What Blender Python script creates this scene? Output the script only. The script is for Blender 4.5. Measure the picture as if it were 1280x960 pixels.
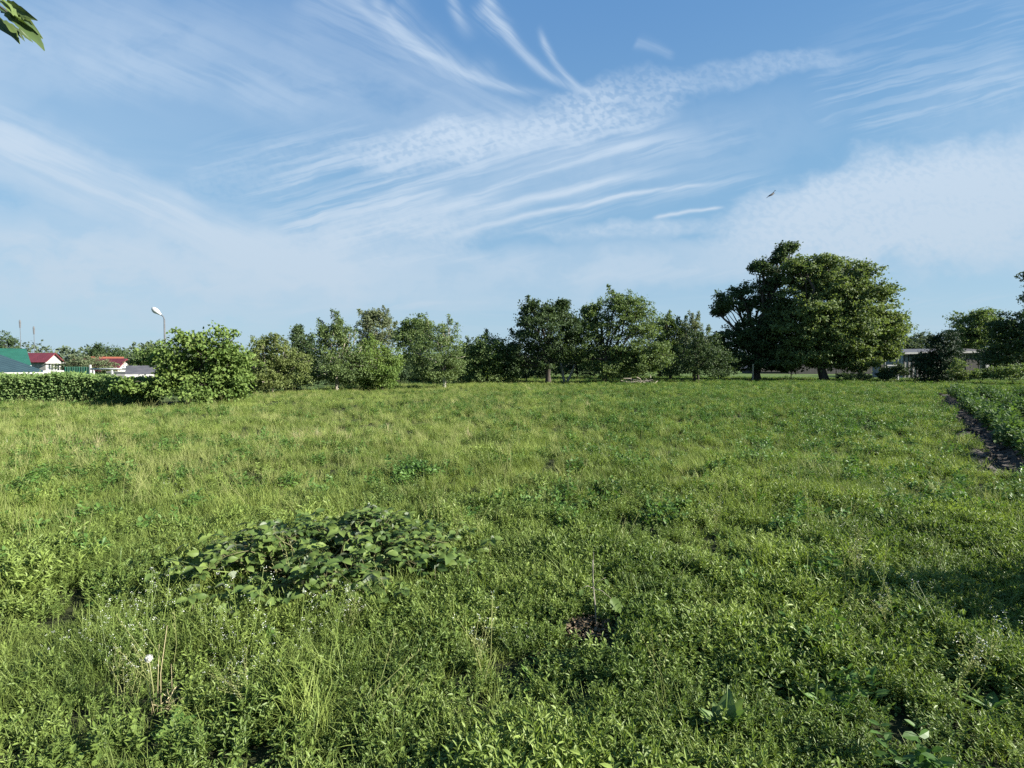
import bpy, math
import numpy as np
from mathutils import Vector

for o in list(bpy.data.objects):
    bpy.data.objects.remove(o)
scene = bpy.context.scene
C = scene.collection
rng = np.random.default_rng(7)

# ---------------------------------------------------------------- camera, sun, sky, exposure
EYE = 1.6
FPX = 640.0                       # focal length in pixels of the 1280 wide photograph (90 degrees across)
PITCH = math.atan(25.0 / FPX)     # horizon a little above the middle of the picture

cam_d = bpy.data.cameras.new('camera')
cam_d.sensor_width = 36.0
cam_d.lens = 18.0
cam_d.clip_start = 0.05
cam_d.clip_end = 6000
cam = bpy.data.objects.new('camera', cam_d)
C.objects.link(cam)
cam.location = (0, 0, EYE)
cam.rotation_euler = (math.pi / 2 - PITCH, 0, 0)
scene.camera = cam

SUN_BEARING, SUN_ELEV = math.radians(105), math.radians(26)
sun_dir = Vector((math.sin(SUN_BEARING) * math.cos(SUN_ELEV), math.cos(SUN_BEARING) * math.cos(SUN_ELEV), math.sin(SUN_ELEV)))
sun_d = bpy.data.lights.new('sun', 'SUN')
sun_d.energy = 5.0
sun_d.angle = math.radians(0.5)
sun_d.color = (1.0, 0.95, 0.85)
sun = bpy.data.objects.new('sun', sun_d)
C.objects.link(sun)
sun.rotation_euler = sun_dir.to_track_quat('Z', 'Y').to_euler()
sun.location = (30, -5, 40)

scene.view_settings.view_transform = 'Standard'
scene.view_settings.look = 'None'
scene.view_settings.gamma = 1
scene.view_settings.exposure = 1.8
scene.render.film_transparent = False
scene.cycles.max_bounces = 6
scene.cycles.diffuse_bounces = 3
scene.cycles.glossy_bounces = 2
scene.cycles.transmission_bounces = 4
scene.cycles.transparent_max_bounces = 8
scene.cycles.use_denoising = False
scene.cycles.caustics_reflective = False
scene.cycles.caustics_refractive = False
SKY_STRENGTH = 0.05

# ---------------------------------------------------------------- picture <-> world
def px_dir(px, py):
    """world direction through a pixel of the 1280 x 960 photograph, scaled so that y = 1"""
    x, z, y = px - 640.0, 480.0 - py, FPX
    c, s = math.cos(PITCH), math.sin(PITCH)
    y, z = y * c + z * s, z * c - y * s
    return x / y, z / y

def at(px, py, Y):
    s, t = px_dir(px, py)
    return np.array([s * Y, Y, EYE + t * Y])

# ---------------------------------------------------------------- node helpers
class Ex:
    """tiny expression compiler for shader maths"""
    def __init__(self, nt, sock): self.nt, self.s = nt, sock
    def _m(self, op, *a, clamp=False):
        n = self.nt.nodes.new('ShaderNodeMath'); n.operation = op; n.use_clamp = clamp
        for i, v in enumerate((self,) + a):
            if isinstance(v, Ex): self.nt.links.new(v.s, n.inputs[i])
            else: n.inputs[i].default_value = float(v)
        return Ex(self.nt, n.outputs[0])
    def __add__(self, o): return self._m('ADD', o)
    __radd__ = __add__
    def __sub__(self, o): return self._m('SUBTRACT', o)
    def __rsub__(self, o): return self._m('MULTIPLY_ADD', -1.0, o)
    def __mul__(self, o): return self._m('MULTIPLY', o)
    __rmul__ = __mul__
    def __truediv__(self, o): return self._m('DIVIDE', o)
    def __pow__(self, o): return self._m('POWER', o)
    def mad(self, a, b): return self._m('MULTIPLY_ADD', a, b)
    def max(self, o): return self._m('MAXIMUM', o)
    def min(self, o): return self._m('MINIMUM', o)
    def clamp(self): return self._m('ADD', 0.0, clamp=True)
    def gt(self, o): return self._m('GREATER_THAN', o)
    def gauss(self): return (self * self * -1.0)._m('EXPONENT')
    def smooth(self, a, b, lo=0.0, hi=1.0):
        n = self.nt.nodes.new('ShaderNodeMapRange'); n.interpolation_type = 'SMOOTHSTEP'
        self.nt.links.new(self.s, n.inputs['Value'])
        n.inputs['From Min'].default_value = a; n.inputs['From Max'].default_value = b
        n.inputs['To Min'].default_value = lo; n.inputs['To Max'].default_value = hi
        return Ex(self.nt, n.outputs[0])

def combine(nt, x, y, z=0.0):
    n = nt.nodes.new('ShaderNodeCombineXYZ')
    for i, v in enumerate((x, y, z)):
        if isinstance(v, Ex): nt.links.new(v.s, n.inputs[i])
        else: n.inputs[i].default_value = v
    return n.outputs[0]

def noise(nt, vec, scale, detail=3.0, rough=0.5, distortion=0.0, dims='3D'):
    n = nt.nodes.new('ShaderNodeTexNoise'); n.noise_dimensions = dims
    if vec is not None: nt.links.new(vec, n.inputs['Vector'])
    n.inputs['Scale'].default_value = scale; n.inputs['Detail'].default_value = detail
    n.inputs['Roughness'].default_value = rough; n.inputs['Distortion'].default_value = distortion
    return Ex(nt, n.outputs[0])

def mix_col(nt, fac, a, b, blend='MIX'):
    n = nt.nodes.new('ShaderNodeMix'); n.data_type = 'RGBA'; n.blend_type = blend
    for v, i in ((fac, 0), (a, 6), (b, 7)):
        if isinstance(v, Ex): nt.links.new(v.s, n.inputs[i])
        elif hasattr(v, 'is_linked'): nt.links.new(v, n.inputs[i])
        elif i == 0: n.inputs[i].default_value = v
        else: n.inputs[i].default_value = (*v, 1)
    return n.outputs[2]

# ---------------------------------------------------------------- sky
def build_world():
    w = bpy.data.worlds.new('World'); scene.world = w; w.use_nodes = True
    nt = w.node_tree; nt.nodes.clear()
    out = nt.nodes.new('ShaderNodeOutputWorld'); bg = nt.nodes.new('ShaderNodeBackground')
    nt.links.new(bg.outputs[0], out.inputs[0]); bg.inputs[1].default_value = SKY_STRENGTH
    sky = nt.nodes.new('ShaderNodeTexSky'); sky.sky_type = 'NISHITA'; sky.sun_disc = False
    sky.sun_elevation = SUN_ELEV; sky.sun_rotation = SUN_BEARING
    sky.altitude = 100; sky.air_density = 1.0; sky.dust_density = 0.8; sky.ozone_density = 1.5
    tc = nt.nodes.new('ShaderNodeTexCoord'); sp = nt.nodes.new('ShaderNodeSeparateXYZ')
    nt.links.new(tc.outputs['Generated'], sp.inputs[0])
    dx, dy, dz = (Ex(nt, sp.outputs[i]) for i in range(3))
    front = dy.smooth(0.05, 0.25)
    yy = dy.max(0.05)
    s0, t0 = dx / yy, dz / yy                     # gnomonic coordinates of the northern sky
    # gentle warp so that no streak is ruler-straight
    wn = nt.nodes.new('ShaderNodeTexNoise'); wn.noise_dimensions = '2D'; nt.links.new(combine(nt, s0, t0), wn.inputs['Vector'])
    wn.inputs['Scale'].default_value = 6.0; wn.inputs['Detail'].default_value = 3.5; wn.inputs['Roughness'].default_value = .6
    wsp = nt.nodes.new('ShaderNodeSeparateXYZ'); nt.links.new(wn.outputs['Color'], wsp.inputs[0])
    w0, w1_ = Ex(nt, wsp.outputs[0]) - .5, Ex(nt, wsp.outputs[1]) - .5
    s = s0 + w0 * 0.07
    t = t0 + w1_ * 0.07
    sl_, tl_ = s0 + w0 * 0.018, t0 + w1_ * 0.018      # calmer copy for contrails and hair
    # a few shared noise fields: fibres along three directions, billows, fine dapple
    def fibre(ang, fu, fv, off):
        ca, sa = math.cos(ang), math.sin(ang)
        return noise(nt, combine(nt, sl_.mad(ca * fu, tl_.mad(sa * fu, off)), sl_.mad(-sa * fv, tl_.mad(ca * fv, off * 2))), 1.0, 3.0, .6, dims='2D')
    FIB = {'hair': fibre(-.75, 5, 75, 3.1), 'rise': fibre(.26, 4, 64, 7.7), 'fall': fibre(-.42, 2.5, 34, 11.3)}
    billow = noise(nt, combine(nt, s * 6.5, t * 12.0), 1.0, 4.0, .6, dims='2D')
    dapple = noise(nt, combine(nt, sl_.mad(74, tl_ * 26.0), tl_ * 100.0), 1.0, 1.2, .5, dims='2D')
    total = [None]
    def add(e):
        # thin veils over one another: 1-(1-a)(1-b)
        e = e * 1.5
        total[0] = e if total[0] is None else total[0] + e * (1.0 - total[0])
    def band(p0, p1, width, strength, bow=0.0, w1=None, fu=3.0, fv=1.0, grain=.6, fade=(.12, .2), calm=None, seed=0.0):
        """a streak of cloud from pixel p0 to pixel p1; bow bends it sideways (pixels)"""
        a = np.array(px_dir(*p0)); b = np.array(px_dir(*p1)); d = b - a; L = np.linalg.norm(d)
        e = d / L; nrm = np.array([-e[1], e[0]])
        calm = width < 13 if calm is None else calm
        s_, t_ = (sl_, tl_) if calm else (s, t)
        u = s_.mad(e[0] / L, t_.mad(e[1] / L, -(a @ e) / L))
        v = s_.mad(nrm[0], t_.mad(nrm[1], -(a @ nrm)))
        if bow:
            v = v - u * (1.0 - u) * (4 * bow / FPX)
        W0, W1 = width / FPX, (width if w1 is None else w1) / FPX
        vw = v / (u.clamp().mad(W1 - W0, W0))
        m = vw.gauss()
        m = m * u.smooth(0.0, fade[0]) * u.smooth(1.0 - fade[1], 1.0, 1.0, 0.0)
        sl = (p1[1] - p0[1]) / (p1[0] - p0[0] + 1e-6)
        n = FIB['rise' if sl < .02 else 'fall' if sl < .62 else 'hair']
        m = m * n.smooth(.5 - .30 * (1.2 - grain), .5 + .17, max(.05, .85 - grain), 1.0)
        add(m * strength)
    def patch(c, rx, ry, ang, strength, fine=0.0, fs=60.0, stretch=1.0, soft=1.0, seed=0.0, grain=.6, gs=6.0):
        a = np.array(px_dir(*c)); ca, sa = math.cos(ang), math.sin(ang)
        x = s.mad(ca, t.mad(sa, -(a[0] * ca + a[1] * sa)))
        y = s.mad(-sa, t.mad(ca, -(-a[0] * sa + a[1] * ca)))
        xx, yv = x * (FPX / rx), y * (FPX / ry)
        r = (xx * xx + yv * yv) + (billow - .5) * 1.8
        m = r.smooth(1.3, 1.3 - 1.3 * soft, 0.0, 1.0)
        m = m * billow.smooth(.3, .65, 1 - grain, 1.0)
        if fine: m = m * dapple.smooth(.34, .62, 1 - fine, 1.0)
        add(m * strength)
    # long hair-like cirrus at the top
    band((412, -30), (720, 122), 8, 0.30, -34, 5, fade=(.05, .3), seed=1, grain=.5)
    band((455, -20), (700, 112), 11, 0.36, -40, 4, fade=(.1, .3), seed=2, grain=.6)
    band((480, -10), (640, 100), 26, .26, -30, 12, fade=(.1, .3), seed=3, grain=.5)
    band((380, -40), (760, 150), 40, .22, -50, 20, fade=(.05, .3), seed=4, grain=.5)
    band((600, -40), (745, 122), 9, 0.37, -30, 3.5, fade=(.15, .2), seed=5, grain=.4)
    band((607, -10), (642, 62), 15, 0.30, -6, 9, fade=(.2, .4), seed=6, grain=.7)
    band((672, 28), (762, 124), 5, .36, -20, 3, fade=(.2, .25), seed=7, grain=.4)
    band((562, -20), (596, 55), 6, .3, -6, 9, fade=(.2, .6), seed=8, grain=.5)
    band((790, 52), (845, 72), 7, .25, 3, 4, seed=9)
    # dappled bands through the middle
    patch((560, 178), 150, 30, .14, .6, .46, 75, 1.6, .9, seed=11)
    patch((740, 140), 140, 40, .24, .55, .5, 75, 1.4, 1.0, seed=12)
    patch((950, 88), 130, 20, .16, .32, .35, 60, 1.5, 1.0, seed=13)
    band((290, 262), (660, 160), 13, .40, 20, 20, seed=14, grain=.7)
    band((440, 215), (860, 150), 26, .34, 10, 26, seed=15, grain=.65, fu=2)
    band((230, 210), (420, 190), 20, .14, 6, 30, seed=16, grain=.9, fu=2)
    band((520, 280), (850, 172), 7, .46, 16, 8, seed=17, grain=.5, fv=1.5)
    band((470, 262), (760, 165), 8, .38, 10, 12, seed=18, grain=.6)
    band((330, 300), (570, 240), 18, .6, 14, 22, seed=19, grain=.7)
    band((390, 318), (650, 262), 16, .58, 12, 16, seed=20, grain=.7)
    band((505, 300), (880, 208), 6.0, .6, 12, 6, fade=(.12, .35), seed=21, grain=.5)
    band((540, 303), (935, 222), 4.4, .72, 10, 2.6, fade=(.12, .3), seed=22, grain=.45)
    band((815, 273), (910, 258), 2.6, .6, 1, 2.0, seed=23, grain=.3)
    patch((790, 287), 150, 15, .03, .5, .2, 40, 2.0, 1.0, seed=24)
    patch((470, 300), 190, 52, .2, .6, .2, 30, 2.2, 1.0, seed=25)
    # great soft band falling from the left
    band((-90, 125), (490, 372), 40, .62, -14, 20, fade=(.02, .16), seed=26, grain=.45, fu=1.5)
    band((150, 255), (470, 368), 12, .34, -6, 14, fade=(.2, .15), seed=27, grain=.4)
    band((60, 80), (470, 135), 30, .13, 8, 26, seed=28, grain=.8, fu=2)
    band((-60, 40), (480, 60), 70, .17, 16, 50, seed=29, grain=.35, fu=1.5)
    band((330, 205), (470, 170), 18, .2, 6, 14, seed=30, grain=.8)
    patch((140, 335), 460, 80, -.06, .6, 0, 1, 3.0, 1.0, seed=31, grain=.6)
    band((-40, 290), (470, 352), 9, .3, 0, 14, seed=60, grain=.7, calm=False)
    band((240, 336), (720, 322), 7, .28, 4, 9, seed=61, grain=.8)
    band((680, 350), (1120, 340), 7, .24, 3, 9, seed=62, grain=.8)
    band((320, 392), (720, 382), 5, .22, 2, 6, seed=63, grain=.8)
    band((1120, 380), (1400, 372), 6, .2, 2, 8, seed=64, grain=.8)
    patch((60, 215), 120, 46, -.3, .25, 0, 1, 2.0, 1.0, seed=32, grain=.5)
    # great pale bank on the right
    patch((1140, 262), 260, 84, .16, .85, .22, 48, 1.8, 1.0, seed=33, grain=.35)
    patch((1010, 262), 130, 36, .3, .4, .32, 52, 1.6, 1.0, seed=34, grain=.5)
    patch((1290, 245), 200, 90, .2, .5, .1, 40, 1.8, 1.0, seed=35, grain=.3)
    band((1000, 140), (1300, 90), 20, .16, 8, 20, seed=36, grain=.9, fu=2)
    band((1060, 165), (1320, 110), 14, .2, 8, 20, seed=37, grain=.9, fu=2)
    patch((900, 330), 330, 34, .02, .34, 0, 1, 4.0, 1.0, seed=38, grain=.5)
    band((80, 372), (520, 352), 4, .22, 4, 5, seed=39, grain=.8, fu=3)
    band((480, 384), (640, 378), 3, .30, 2, 3, seed=40, grain=.6, fu=4)
    patch((600, 345), 400, 40, .02, .42, 0, grain=.8)
    patch((430, 120), 330, 60, -.2, .2, 0, grain=.6)
    patch((300, 225), 170, 40, .3, .16, .4, grain=.8)
    patch((640, 225), 240, 46, .22, .2, 0, grain=.6)
    patch((860, 190), 220, 60, .25, .14, 0, grain=.7)
    band((300, 285), (620, 196), 9, .2, 12, 16, seed=50, grain=.8)
    band((560, 262), (900, 168), 10, .2, 12, 14, seed=51, grain=.8)
    band((620, 300), (1000, 214), 8, .2, 10, 12, seed=52, grain=.8)
    band((700, 250), (960, 160), 16, .12, 8, 22, seed=53, grain=.9)
    band((1000, 110), (1330, 20), 40, .12, 8, 60, seed=54, grain=.8)
    patch((80, 60), 200, 70, .1, .2, 0, grain=.7)
    patch((1240, 120), 140, 60, .3, .16, 0, grain=.8)
    local = total[0] * front
    # whole-sky cirrus (a high flat sheet seen in perspective) for everything else
    zz = dz.max(0.04)
    pu, pv = dx / (zz + .06), dy / (zz + .06)
    cu = pu * .9 + pv * .35
    cv = pv * .9 - pu * .35
    g = noise(nt, combine(nt, cu * .35, cv * 1.1), 1.0, 4.0, .58, .4, dims='2D')
    gen = g.smooth(.44, .76, 0.0, .24)
    cov = local + gen * (1.0 - local)
    # pale air towards the horizon
    hz = (dz.max(0.0) * -4.2)._m('EXPONENT') * .72
    cov = cov + hz * (1.0 - cov)
    cov = cov.min(.95)
    blue = mix_col(nt, 1.0, sky.outputs[0], SKY_TINT, 'MULTIPLY')
    even = mix_col(nt, dz.smooth(0.0, .3), (1.85, 3.1, 4.1), (0.95, 2.3, 3.8))
    even = mix_col(nt, dz.smooth(.25, .6), even, (.60, 1.65, 3.55))
    blue = mix_col(nt, .8, blue, even)
    warm = dz.smooth(0.0, .45)
    cloud = mix_col(nt, warm, CLOUD_LOW, CLOUD_HIGH)
    col = mix_col(nt, cov, blue, cloud)
    nt.links.new(col, bg.inputs[0])

SKY_TINT = (0.48, 0.90, 1.02)
CLOUD_LOW = (3.1, 3.8, 4.45)
CLOUD_HIGH = (3.5, 4.25, 5.15)
build_world()

# ---------------------------------------------------------------- mesh builder
class MB:
    def __init__(self): self.v, self.f, self.n, self.mi = [], [], 0, []
    def raw(self, verts, faces, mat=0):
        verts = np.asarray(verts, float).reshape(-1, 3)
        self.v.append(verts)
        fs = [np.asarray(f, int) + self.n for f in faces]
        self.f += fs; self.mi += [mat] * len(fs)
        self.n += len(verts)
    def many(self, tv, tf, pos, R, scale, mat=0):
        """N copies of a template: pos (N,3), R (N,3,3) columns = local axes, scale (N,) or (N,3)"""
        N = len(pos)
        if N == 0: return
        tv = np.asarray(tv, float); k = len(tv)
        scale = np.asarray(scale, float)
        if scale.ndim == 1: scale = np.repeat(scale[:, None], 3, 1)
        V = np.einsum('nij,nkj->nki', R, tv[None] * scale[:, None, :]) + np.asarray(pos)[:, None, :]
        self.v.append(V.reshape(-1, 3))
        off = self.n + np.arange(N) * k
        for f in tf:
            a = np.asarray(f)[None] + off[:, None]
            self.f.append(a); self.mi += [mat] * N
        self.n += N * k
    def tube(self, pts, radii, sides=7, mat=0, cap=True):
        pts = np.asarray(pts, float); radii = np.broadcast_to(np.asarray(radii, float), (len(pts),))
        tang = np.gradient(pts, axis=0); tang /= np.linalg.norm(tang, axis=1, keepdims=True) + 1e-9
        ref = np.array([0, 0, 1.0]) if abs(tang[0][2]) < .9 else np.array([1.0, 0, 0])
        rows = []
        an = np.arange(sides) / sides * 2 * math.pi
        u = np.cross(tang[0], ref)
        for p, tt, r in zip(pts, tang, radii):
            u = u - tt * (u @ tt); u /= np.linalg.norm(u) + 1e-9
            w = np.cross(tt, u)
            rows.append(p + r * (np.cos(an)[:, None] * u + np.sin(an)[:, None] * w))
        V = np.concatenate(rows); F = []
        for i in range(len(pts) - 1):
            for j in range(sides):
                a, b = i * sides + j, i * sides + (j + 1) % sides
                F.append((a, b, b + sides, a + sides))
        if cap:
            F.append(tuple(range(sides))[::-1]); F.append(tuple(range((len(pts) - 1) * sides, len(pts) * sides)))
        self.raw(V, F, mat)
    def box(self, lo, hi, mat=0):
        (x0, y0, z0), (x1, y1, z1) = lo, hi
        V = [(x0, y0, z0), (x1, y0, z0), (x1, y1, z0), (x0, y1, z0), (x0, y0, z1), (x1, y0, z1), (x1, y1, z1), (x0, y1, z1)]
        self.raw(V, [(0, 3, 2, 1), (4, 5, 6, 7), (0, 1, 5, 4), (1, 2, 6, 5), (2, 3, 7, 6), (3, 0, 4, 7)], mat)
    def sheet(self, corners, th, mat=0):
        """a quad (or polygon) thickened along its normal"""
        c = np.asarray(corners, float); n = np.cross(c[1] - c[0], c[2] - c[0]); n /= np.linalg.norm(n)
        k = len(c); V = np.concatenate([c, c - n * th])
        F = [tuple(range(k)), tuple(range(2 * k - 1, k - 1, -1))]
        for i in range(k):
            j = (i + 1) % k; F.append((i, i + k, j + k, j))
        self.raw(V, F, mat)
    def mesh(self, name, mats, smooth=False):
        me = bpy.data.meshes.new(name)
        V = np.concatenate(self.v) if self.v else np.zeros((0, 3))
        loops, tot = [], []
        for a in self.f:
            if a.ndim == 1: loops.append(a); tot.append(np.array([len(a)]))
            else: loops.append(a.ravel()); tot.append(np.full(len(a), a.shape[1]))
        loops = np.concatenate(loops).astype(np.int32); tot = np.concatenate(tot).astype(np.int32)
        me.vertices.add(len(V)); me.vertices.foreach_set('co', V.astype(np.float32).ravel())
        me.loops.add(len(loops)); me.loops.foreach_set('vertex_index', loops)
        me.polygons.add(len(tot))
        me.polygons.foreach_set('loop_start', (np.cumsum(tot) - tot).astype(np.int32))
        me.polygons.foreach_set('loop_total', tot)
        me.polygons.foreach_set('use_smooth', np.full(len(tot), smooth))
        for m in (mats if isinstance(mats, (list, tuple)) else [mats]): me.materials.append(m)
        if any(self.mi): me.polygons.foreach_set('material_index', np.array(self.mi, np.int32))
        me.update(calc_edges=True); me.validate()
        return me
    def build(self, name, mats, parent=None, smooth=False, label=None):
        o = bpy.data.objects.new(name, self.mesh(name, mats, smooth))
        C.objects.link(o)
        if parent is not None:
            o.parent = parent
            o.matrix_parent_inverse = parent_inverse(parent)
        if label: o['label'] = label
        return o

def parent_inverse(p):
    M = p.matrix_basis
    q = p.parent
    while q is not None:
        M = q.matrix_basis @ M; q = q.parent
    from mathutils import Matrix
    M = Matrix.Translation(p.location)
    q = p.parent
    return M.inverted() if q is None else Matrix.Identity(4)

def thing(name, label, cat, loc=(0, 0, 0), group=None):
    o = bpy.data.objects.new(name, None); C.objects.link(o)
    o.location = [float(a) for a in loc]; o.empty_display_size = .2
    return tag(o, label, cat, group)

def tag(o, label, cat, group=None, kind=None):
    o['label'] = label; o['category'] = cat
    if group: o['group'] = group
    if kind: o['kind'] = kind
    return o

def frames(d, n):
    """rotation matrices whose columns are (side, length axis d, normal)"""
    d = d / (np.linalg.norm(d, axis=1, keepdims=True) + 1e-9)
    n = n - d * np.sum(n * d, 1, keepdims=True)
    n = n / (np.linalg.norm(n, axis=1, keepdims=True) + 1e-9)
    x = np.cross(d, n)
    return np.stack([x, d, n], axis=2)

def rdir(r, N):
    a = r.normal(size=(N, 3)); return a / np.linalg.norm(a, axis=1, keepdims=True)

# leaf templates: x across, y along, z up
LEAF4 = (np.array([(0, 0, 0), (.36, .45, .05), (0, 1, -.06), (-.36, .45, .05)]), [(0, 1, 2, 3)])
LEAF6 = (np.array([(0, 0, 0), (.3, .28, .05), (.3, .68, .03), (0, 1, -.08), (-.3, .68, .03), (-.3, .28, .05), (0, .48, -.02)]),
         [(0, 1, 6), (1, 2, 6), (2, 3, 6), (3, 4, 6), (4, 5, 6), (5, 0, 6)])
def big_leaf(rows=9, wid=.40, fold=.10, droop=.16, serr=.07):
    V, F = [], []
    for i in range(rows):
        y = i / (rows - 1)
        w = wid * (math.sin(math.pi * min(1, y ** .72)) ** .75) if 0 < i < rows - 1 else .008
        w *= 1 + serr * (1 if i % 2 else -1)
        z = -droop * y * y + .05 * y
        rip = .018 * math.sin(y * 24)
        V += [(-w, y - .03 * (i % 2), z + fold * w * 1.6 + rip), (-w * .5, y, z + fold * w * 1.1 - rip), (0, y, z), (w * .5, y, z + fold * w * 1.1 - rip), (w, y - .03 * (i % 2), z + fold * w * 1.6 + rip)]
    for i in range(rows - 1):
        for j in range(4):
            a = i * 5 + j; F.append((a, a + 1, a + 6, a + 5))
    return np.array(V), F
LEAFB = big_leaf()
LEAFR = big_leaf(9, .33, .22, .26, .09)

# ---------------------------------------------------------------- materials
def new_mat(name):
    m = bpy.data.materials.new(name); m.use_nodes = True
    nt = m.node_tree; nt.nodes.clear()
    out = nt.nodes.new('ShaderNodeOutputMaterial'); p = nt.nodes.new('ShaderNodeBsdfPrincipled')
    nt.links.new(p.outputs[0], out.inputs[0])
    return m, nt, p, out

def leaf_mat(name, dark, light, trans=.35, rough=.55, spec=.22, per='both', patch_scale=.35, patch_amt=.35, tcol=(1.15, 1.2, .6), under=None):
    m, nt, p, out = new_mat(name)
    geo = nt.nodes.new('ShaderNodeNewGeometry'); oi = nt.nodes.new('ShaderNodeObjectInfo')
    isl = Ex(nt, geo.outputs['Random Per Island']); obr = Ex(nt, oi.outputs['Random'])
    pn = noise(nt, geo.outputs['Position'], patch_scale, 2.0, .5)
    if per == 'both': f = isl * .55 + obr * .45
    elif per == 'island': f = isl
    else: f = obr
    f = (f * (1 - patch_amt) + (pn.smooth(.3, .7)) * patch_amt).clamp()
    col = mix_col(nt, f, dark, light)
    if under is not None:
        bf = Ex(nt, geo.outputs['Backfacing'])
        col = mix_col(nt, bf, col, under)
    nt.links.new(col, p.inputs['Base Color'])
    p.inputs['Roughness'].default_value = rough
    p.inputs['Specular IOR Level'].default_value = spec
    if trans > 0:
        tr = nt.nodes.new('ShaderNodeBsdfTranslucent')
        tcol2 = mix_col(nt, 1.0, col, tcol or (1.25, 1.3, .55), 'MULTIPLY')
        nt.links.new(tcol2, tr.inputs[0])
        mx = nt.nodes.new('ShaderNodeMixShader'); mx.inputs[0].default_value = trans
        nt.links.new(p.outputs[0], mx.inputs[1]); nt.links.new(tr.outputs[0], mx.inputs[2])
        nt.links.new(mx.outputs[0], out.inputs[0])
    return m

def plain_mat(name, a, b=None, scale=4.0, rough=.6, spec=.3, metal=0.0, bump=0.0, detail=5.0, stretch=(1, 1, 1)):
    m, nt, p, out = new_mat(name)
    geo = nt.nodes.new('ShaderNodeNewGeometry')
    mp = nt.nodes.new('ShaderNodeMapping'); nt.links.new(geo.outputs['Position'], mp.inputs[0]); mp.inputs['Scale'].default_value = stretch
    n = noise(nt, mp.outputs[0], scale, detail, .6)
    col = mix_col(nt, n.smooth(.3, .7), a, b or tuple(c * .75 for c in a))
    nt.links.new(col, p.inputs['Base Color'])
    p.inputs['Roughness'].default_value = rough; p.inputs['Specular IOR Level'].default_value = spec; p.inputs['Metallic'].default_value = metal
    if bump:
        bn = nt.nodes.new('ShaderNodeBump'); bn.inputs['Strength'].default_value = bump; bn.inputs['Distance'].default_value = .03
        nt.links.new(n.s, bn.inputs['Height']); nt.links.new(bn.outputs[0], p.inputs['Normal'])
    return m

BARK = plain_mat('bark', (.07, .06, .05), (.035, .03, .026), 9, .9, .1, bump=.6, stretch=(1, 1, .25))
PALE_BARK = plain_mat('pale_bark', (.30, .27, .22), (.16, .14, .11), 8, .85, .1, bump=.5, stretch=(1, 1, .4))
LIME = plain_mat('limewashed_bark', (.40, .38, .34), (.26, .24, .21), 10, .85, .1, bump=.3)
SOIL = plain_mat('dry_soil', (.09, .08, .07), (.045, .04, .036), 7, .95, .05, bump=.9)

# ---------------------------------------------------------------- terrain
def sm(x, a, b):
    u = np.clip((x - a) / (b - a), 0, 1); return u * u * (3 - 2 * u)
_w = [(rng.uniform(.5, 4.5), rng.uniform(0, 2 * math.pi), rng.uniform(0, 6.28), rng.uniform(.4, 1)) for _ in range(14)]
ROW_D = np.array([.62, .785]); ROW_D /= np.linalg.norm(ROW_D)
ROW_N = np.array([ROW_D[1], -ROW_D[0]])
ROW_O = np.array([7.9, 8.5])
def row_coords(x, y):
    dx, dy = x - ROW_O[0], y - ROW_O[1]
    return dx * ROW_D[0] + dy * ROW_D[1], dx * ROW_N[0] + dy * ROW_N[1]
PLOT_LEN, PLOT_W, ROW_PITCH = 24.0, 6.4, 1.12
def in_plot(x, y, m=0.0):
    a, b = row_coords(x, y)
    return (a > -1.5 - m) & (a < PLOT_LEN + m) & (b > -.05 - m + .16 * np.sin(a * 2.9) * np.sin(a * 1.3 + 1)) & (b < PLOT_W + m)
def height(x, y):
    x = np.asarray(x, float); y = np.asarray(y, float)
    h = np.zeros(np.broadcast(x, y).shape)
    for k, th, ph, am in _w:
        h = h + am * np.sin(k * (x * math.cos(th) + y * math.sin(th)) + ph) / k
    r = np.hypot(x, y)
    h = h * .034 * (1 - sm(r, 35, 60))
    # lower land behind the hedge on the left
    h = h - 2.3 * sm(y, 24.5, 34) * sm(-x, 12 + .05 * y, 22 + .25 * y)
    a, b = row_coords(x, y)
    inside = sm(a, -1.5, -.6) * (1 - sm(a, PLOT_LEN - .6, PLOT_LEN)) * sm(b, -.45, -.1) * (1 - sm(b, PLOT_W, PLOT_W + .4))
    h = h * (1 - .7 * inside)
    furrow = -.11 * np.cos(np.clip((b - .27) / ROW_PITCH, -.6, 20) * 2 * math.pi)
    furrow = np.where(b < .0, np.exp(-((b + .02) / .2) ** 2) * .05, furrow)
    h = h + inside * furrow
    lip = (.6 + .5 * np.sin(a * 1.7) * np.sin(a * .63 + 2)) * np.exp(-((b + .08) / .2) ** 2) * sm(a, -1.8, -.5) * (1 - sm(a, PLOT_LEN - .6, PLOT_LEN))
    h = h + .12 * lip
    return h
def ground(px, Y):
    s, t = px_dir(px, 470)
    x = s * Y
    return np.array([x, Y, float(height(x, Y))])

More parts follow.
